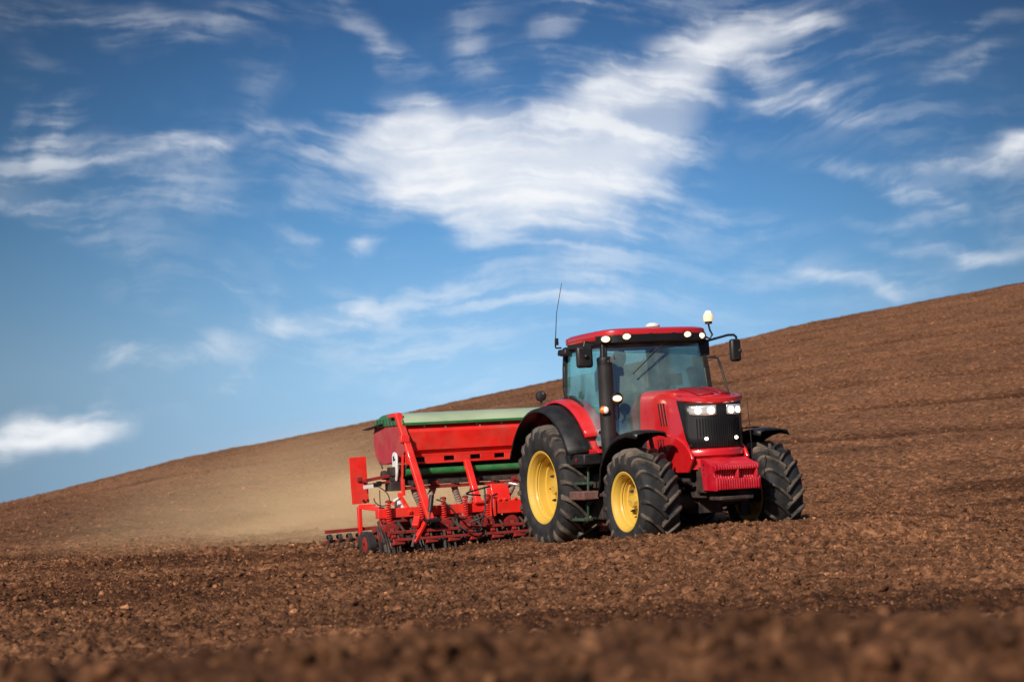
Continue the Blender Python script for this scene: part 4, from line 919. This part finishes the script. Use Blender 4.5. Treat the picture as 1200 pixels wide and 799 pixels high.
# plain board beside the hopper on its arm
bd = MB().box((-2.90, 3.02, 1.145), (.275, .02, .72), (0, R(-1.5), 0)).build('side_board', DRILLRED, drill, bevel=.004)
br = MB().bar((-2.86, 2.98, 1.13), (-2.30, 2.98, 1.20), .06, .05).bar((-2.80, 2.97, 1.06), (-2.40, 2.97, 1.10), .05, .04).box((-2.90, 2.995, 1.16), (.07, .04, .07)).bar((-2.86, 2.97, 1.17), (-2.80, 2.94, 1.10), .02).build('board_arm', WORNRED, drill, bevel=.006)
MB().bar((-2.86, 2.94, 1.035), (-2.70, 2.94, 1.05), .012, .055).build('white_plate', WHITE, br)
MB().box((-2.66, 2.95, 1.06), (.07, .06, .07)).box((-2.6, 2.95, 1.075), (.06, .07, .08)).tube([(-2.85, 3.0, .83), (-2.85, 2.98, .83)], .02, 8).tube([(-2.78, 3.0, .835), (-2.78, 2.98, .835)], .02, 8).build('clamps', BLACK, br)
# drive unit on the hopper end: dark gearbox with chain, tall white plate
dv = MB().lathe([(-HX - .20, .02), (-HX - .20, .12), (-HX - .05, .14), (-HX - .03, .14)], c=(0, 3.02, 1.16), axis='X', n=20).box((-HX - .12, 3.0, 1.02), (.20, .26, .14)).box((-HX - .16, 2.95, 1.25), (.10, .16, .14)).tube([(-HX - .2, 3.25, 1.30), (-HX - .22, 3.3, 1.42)], .014, 6).lathe([(-HX - .27, .02), (-HX - .27, .07), (-HX - .2, .075)], c=(0, 3.12, 1.20), axis='X', n=14).build('drive_gearbox', DARK, drill, bevel=.015)
pl = [(2.93 + .0, 1.28), (2.93, 1.50), (2.96, 1.55), (3.03, 1.57), (3.09, 1.55), (3.12, 1.50), (3.12, 1.20), (3.0, 1.12)]
WP = MB().prism([(y - .12, z - .02) for y, z in pl], -HX - .13, -HX - .10, 'X').build('calibration_plate', WHITE, drill, bevel=.006)
BLUE = mat('dark_blue_print', (.02, .025, .10), .5)
MB().box((-HX - .133, 2.92, 1.45), (.006, .05, .075)).box((-HX - .133, 2.88, 1.435), (.006, .05, .03)).box((-HX - .133, 2.93, 1.30), (.006, .035, .05)).box((-HX - .133, 2.90, 1.245), (.006, .03, .04)).build('plate_mark', BLUE, WP)
MB().prism([(2.74, 1.50), (2.82, 1.50), (2.90, 1.10), (2.84, 1.05)], -HX - .04, -HX - .02, 'X').box((-HX - .03, 2.84, 1.0), (.05, .06, .25)).build('end_bracket', DRILLRED, drill, bevel=.006)
hose('loop_cable', [(-2.62, 2.93, 1.03), (-2.35, 2.9, .9), (-2.4, 2.9, .6), (-2.72, 2.93, .72), (-2.70, 2.93, .86)], .009, BLACK, drill)
hose('thin_cable', [(-2.60, 2.93, .98), (-2.62, 2.93, .7), (-2.60, 2.9, .60), (-2.55, 2.85, .5)], .008, BLACK, drill)
# outer gauge wheel with its fork
gw = MB().lathe([(-.07, .15), (-.055, .175), (.055, .175), (.07, .15), (.06, .05), (-.06, .05)], c=(-2.86, 2.80, .165), axis='X', n=28, closed=True).build('gauge_wheel', RUBBER, drill)
MB().lathe([(-.085, .03), (-.085, .07), (-.07, .125), (-.065, .03)], c=(-2.86, 2.80, .165), axis='X', n=20).build('wheel_disc', WORNRED, gw)
MB().bar((-2.72, 2.76, .19), (-2.70, 2.55, .56), .06, .08).bar((-2.80, 2.55, .60), (-2.40, 2.45, .62), .06, .07).bar((-2.60, 2.40, .40), (-2.52, 2.3, .16), .12, .03).build('gauge_wheel_fork', DRILLRED, drill, bevel=.008)
MB().box((-2.50, 2.52, .60), (.12, .10, .16)).tube([(-2.50, 2.52, .66), (-2.50, 2.52, .80)], .022, 8).tube([(-2.50, 2.52, .80), (-2.42, 2.50, .84)], .012, 6).build('depth_crank', DARK, drill, bevel=.01)
# following harrow reaching out at the end: two rails, bent arm, tines with coils
for s in (-1, 1):
    hr = MB().bar((s * 3.20, 3.9, .355), (s * 1.2, 3.9, .39), .05, .055).bar((s * 3.20, 3.92, .20), (s * 1.2, 3.92, .235), .045, .05).build('harrow_rail', WORNRED, drill, bevel=.006)
    MB().bar((s * 2.62, 3.88, .26), (s * 2.62, 3.88, .72), .06, .09).bar((s * 2.62, 3.88, .72), (s * 2.35, 3.5, .66), .07, .07).bar((s * 2.60, 3.86, .74), (s * 2.45, 3.6, .74), .03).bar((s * 2.36, 3.6, .36), (s * 2.36, 3.5, .66), .05, .07).build('harrow_arm', DRILLRED, hr, bevel=.008)
    for k in range(9):
        x = s * (3.12 - .165 * k)
        coil = []
        for q in range(41):
            a = q / 40 * 3 * 2 * math.pi; coil.append((x - .03 + .06 * q / 40, 3.92 +   .055 * math.cos(a), .225 + .055 * math.sin(a) + .02))
        tn = MB().tube(coil, .016, 6)
        for dx in (-.035, .05): tn.tube([(x + dx, 3.90, .22), (x + dx + .01, 3.88, .16), (x + dx - .02, 3.95, .05), (x + dx - .08, 4.05, -.06)], .014, 6)
        tn.build('harrow_tine', DARK, hr)

# ------------------------------------------------------------------ driver, seated behind the wheel
def skin_figure(name, chains, m_, parent, levels=2):
    """chains: list of lists of (point, radius); the first point of a later chain joins the nearest existing point"""
    vs, es, rs = [], [], []
    for ch in chains:
        prev = None
        for i, (p, r_) in enumerate(ch):
            p = Vector(p)
            if i == 0 and vs:
                j = min(range(len(vs)), key=lambda q: (vs[q] - p).length)
                if (vs[j] - p).length < .02: prev = j; continue
            vs.append(p); rs.append(r_); k = len(vs) - 1
            if prev is not None: es.append((prev, k))
            prev = k
    me = bpy.data.meshes.new(name); me.from_pydata(vs, es, []); me.update()
    o = bpy.data.objects.new(name, me); COL.objects.link(o); o.parent = parent; me.materials.append(m_)
    sk = o.modifiers.new('skin', 'SKIN'); sk.use_smooth_shade = True
    for i, r_ in enumerate(rs):
        rr_ = r_ if isinstance(r_, tuple) else (r_, r_)
        me.skin_vertices[0].data[i].radius = rr_; me.skin_vertices[0].data[i].use_root = (i == 0)
    sb = o.modifiers.new('sub', 'SUBSURF'); sb.levels = levels; sb.render_levels = levels
    return o
SKIN = mat('skin', (.42, .22, .15), .55, var=.08)
JACKET = mat('dark_green_jacket', (.03, .05, .045), .85, var=.25)
TROUS = mat('dark_trousers', (.02, .022, .03), .85, var=.25)
HAIR = mat('dark_hair', (.02, .014, .010), .7, var=.3)
CLOTH_POS = (0, 0, 0)
per = empty('person', to_world((-.02, -.42, 1.93)), POSE_ROT); tag(per, 'driver in dark clothes sitting at the wheel behind the windscreen', 'person')
OFFP = Vector((-.02, -.42, 1.93))
def q(p): return Vector(p) - OFFP
X0 = -.02
pel = (X0, -.40, 2.0)
body = [[(q(pel), (.16, .12)), (q((X0, -.38, 2.15)), (.15, .11)), (q((X0, -.38, 2.34)), (.165, .115)), (q((X0, -.39, 2.46)), (.12, .09)), (q((X0, -.40, 2.53)), .055), (q((X0, -.41, 2.58)), .055), (q((X0, -.42, 2.64)), (.078, .092)), (q((X0, -.42, 2.71)), (.080, .098)), (q((X0, -.41, 2.77)), (.05, .06))]]
for s in (-1, 1):
    body.append([(q((X0, -.39, 2.46)), .1), (q((X0 + s * .17, -.38, 2.44)), .062), (q((X0 + s * .25, -.55, 2.24)), .045), (q((X0 + s * .20, -.80, 2.17)), .036), (q((X0 + s * .17, -.93, 2.16)), .030), (q((X0 + s * .175, -1.0, 2.15)), (.034, .02))])
    body.append([(q(pel), .1), (q((X0 + s * .11, -.50, 1.98)), .085), (q((X0 + s * .16, -.86, 1.98)), .062), (q((X0 + s * .16, -.98, 1.70)), .048), (q((X0 + s * .16, -1.0, 1.50)), .04), (q((X0 + s * .16, -1.12, 1.45)), .035)])
skin_figure('body', body, SKIN, per)
jk = [[(q((X0, -.40, 2.02)), (.175, .135)), (q((X0, -.38, 2.15)), (.168, .128)), (q((X0, -.38, 2.34)), (.182, .132)), (q((X0, -.39, 2.47)), (.13, .10)), (q((X0, -.40, 2.52)), (.07, .07))]]
for s in (-1, 1): jk.append([(q((X0, -.39, 2.47)), .1), (q((X0 + s * .17, -.38, 2.445)), .075), (q((X0 + s * .25, -.55, 2.24)), .058), (q((X0 + s * .20, -.80, 2.17)), .047), (q((X0 + s * .178, -.90, 2.162)), .042)])
skin_figure('jacket', jk, JACKET, per)
tj = [[(q((X0, -.40, 2.0)), (.165, .125)), (q((X0, -.40, 2.06)), (.16, .12))]]
for s in (-1, 1): tj.append([(q((X0, -.40, 2.0)), .1), (q((X0 + s * .11, -.50, 1.98)), .096), (q((X0 + s * .16, -.86, 1.98)), .073), (q((X0 + s * .16, -.98, 1.70)), .060), (q((X0 + s * .16, -1.0, 1.54)), .055)])
skin_figure('trousers', tj, TROUS, per)
def off_mb(mb): mb.v = [tuple(Vector(v) - OFFP) for v in mb.v]; return mb
off_mb(MB().ball((X0, -.40, 2.715), .108, 10, (.86, 1.0, .95)).ball((X0, -.385, 2.67), .095, 8, (.93, .95, .9))).build('hair', HAIR, per)
fc = MB().tube([(X0, -.505, 2.70), (X0, -.535, 2.665), (X0, -.515, 2.655)], [.010, .017, .012], 8)
for s in (-1, 1): fc.ball((X0 + s * .083, -.42, 2.68), .022, 6, (.4, .8, 1.3))
fc.ball((X0, -.455, 2.66), .085, 10, (.78, .78, 1.05))
off_mb(fc).build('face', SKIN, per)
ey = MB()
for s in (-1, 1): ey.ball((X0 + s * .032, -.516, 2.69), .011, 6)
ey.box((X0, -.516, 2.615), (.045, .01, .008))
off_mb(ey).build('eyes', HAIR, per)
for s in (-1, 1):
    hd = MB(); cx, cy, cz = X0 + s * .178, -1.01, 2.155
    for k in range(4):
        hd.tube([(cx + s * (-.03 + .02 * k), cy + .02, cz + .012), (cx + s * (-.03 + .02 * k), cy - .025, cz + .018), (cx + s * (-.03 + .02 * k), cy - .045, cz - .005), (cx + s * (-.028 + .02 * k), cy - .03, cz - .025)], [.010, .0095, .009, .007], 8)
    hd.tube([(cx - s * .035, cy + .03, cz), (cx - s * .05, cy, cz - .005), (cx - s * .045, cy - .025, cz - .015)], [.012, .011, .008], 8)
    off_mb(hd).build('fingers', SKIN, per)

# ------------------------------------------------------------------ dust hanging behind the drill
def build_dust():
    c = Vector((-1.8, 37.5, .25)); sx, sy, sz = 9.2, 7.0, 2.8
    o = MB().ball((0, 0, 0), 1.0, 16).build('dust_cloud', bpy.data.materials.new('dust'), angle=180)
    o.location = c; o.scale = (sx, sy, sz); o.rotation_euler = (0, R(-5), R(12)); o.data.materials[0].use_nodes = True
    t = o.data.materials[0].node_tree; t.nodes.clear(); L = t.links.new
    tc = N(t, 'ShaderNodeTexCoord'); ln = N(t, 'ShaderNodeVectorMath', operation='LENGTH'); L(tc.outputs['Object'], ln.inputs[0])
    mr = N(t, 'ShaderNodeMapRange', interpolation_type='SMOOTHSTEP'); L(ln.outputs['Value'], mr.inputs[0]); mr.inputs[1].default_value = .05; mr.inputs[2].default_value = 1.0; mr.inputs[3].default_value = 1; mr.inputs[4].default_value = 0
    nz = N(t, 'ShaderNodeTexNoise'); L(tc.outputs['Object'], nz.inputs['Vector']); nz.inputs['Scale'].default_value = 3.0; nz.inputs['Detail'].default_value = 4
    m2 = N(t, 'ShaderNodeMapRange'); L(nz.outputs[0], m2.inputs[0]); m2.inputs[1].default_value = .3; m2.inputs[2].default_value = .7; m2.inputs[3].default_value = .05; m2.inputs[4].default_value = 1.9
    pw = N(t, 'ShaderNodeMath', operation='POWER'); L(mr.outputs[0], pw.inputs[0]); pw.inputs[1].default_value = 2.2
    mu = N(t, 'ShaderNodeMath', operation='MULTIPLY'); L(pw.outputs[0], mu.inputs[0]); L(m2.outputs[0], mu.inputs[1])
    m3 = N(t, 'ShaderNodeMath', operation='MULTIPLY'); L(mu.outputs[0], m3.inputs[0]); m3.inputs[1].default_value = DUST
    v = N(t, 'ShaderNodeVolumePrincipled'); v.inputs['Color'].default_value = (1.0, .75, .46, 1); v.inputs['Anisotropy'].default_value = -.25; L(m3.outputs[0], v.inputs['Density'])
    out = N(t, 'ShaderNodeOutputMaterial'); L(v.outputs[0], out.inputs['Volume'])
    tag(o, 'pale tan dust hanging in the air behind the seed drill', 'dust', kind='stuff')
DUST = .36
build_dust()
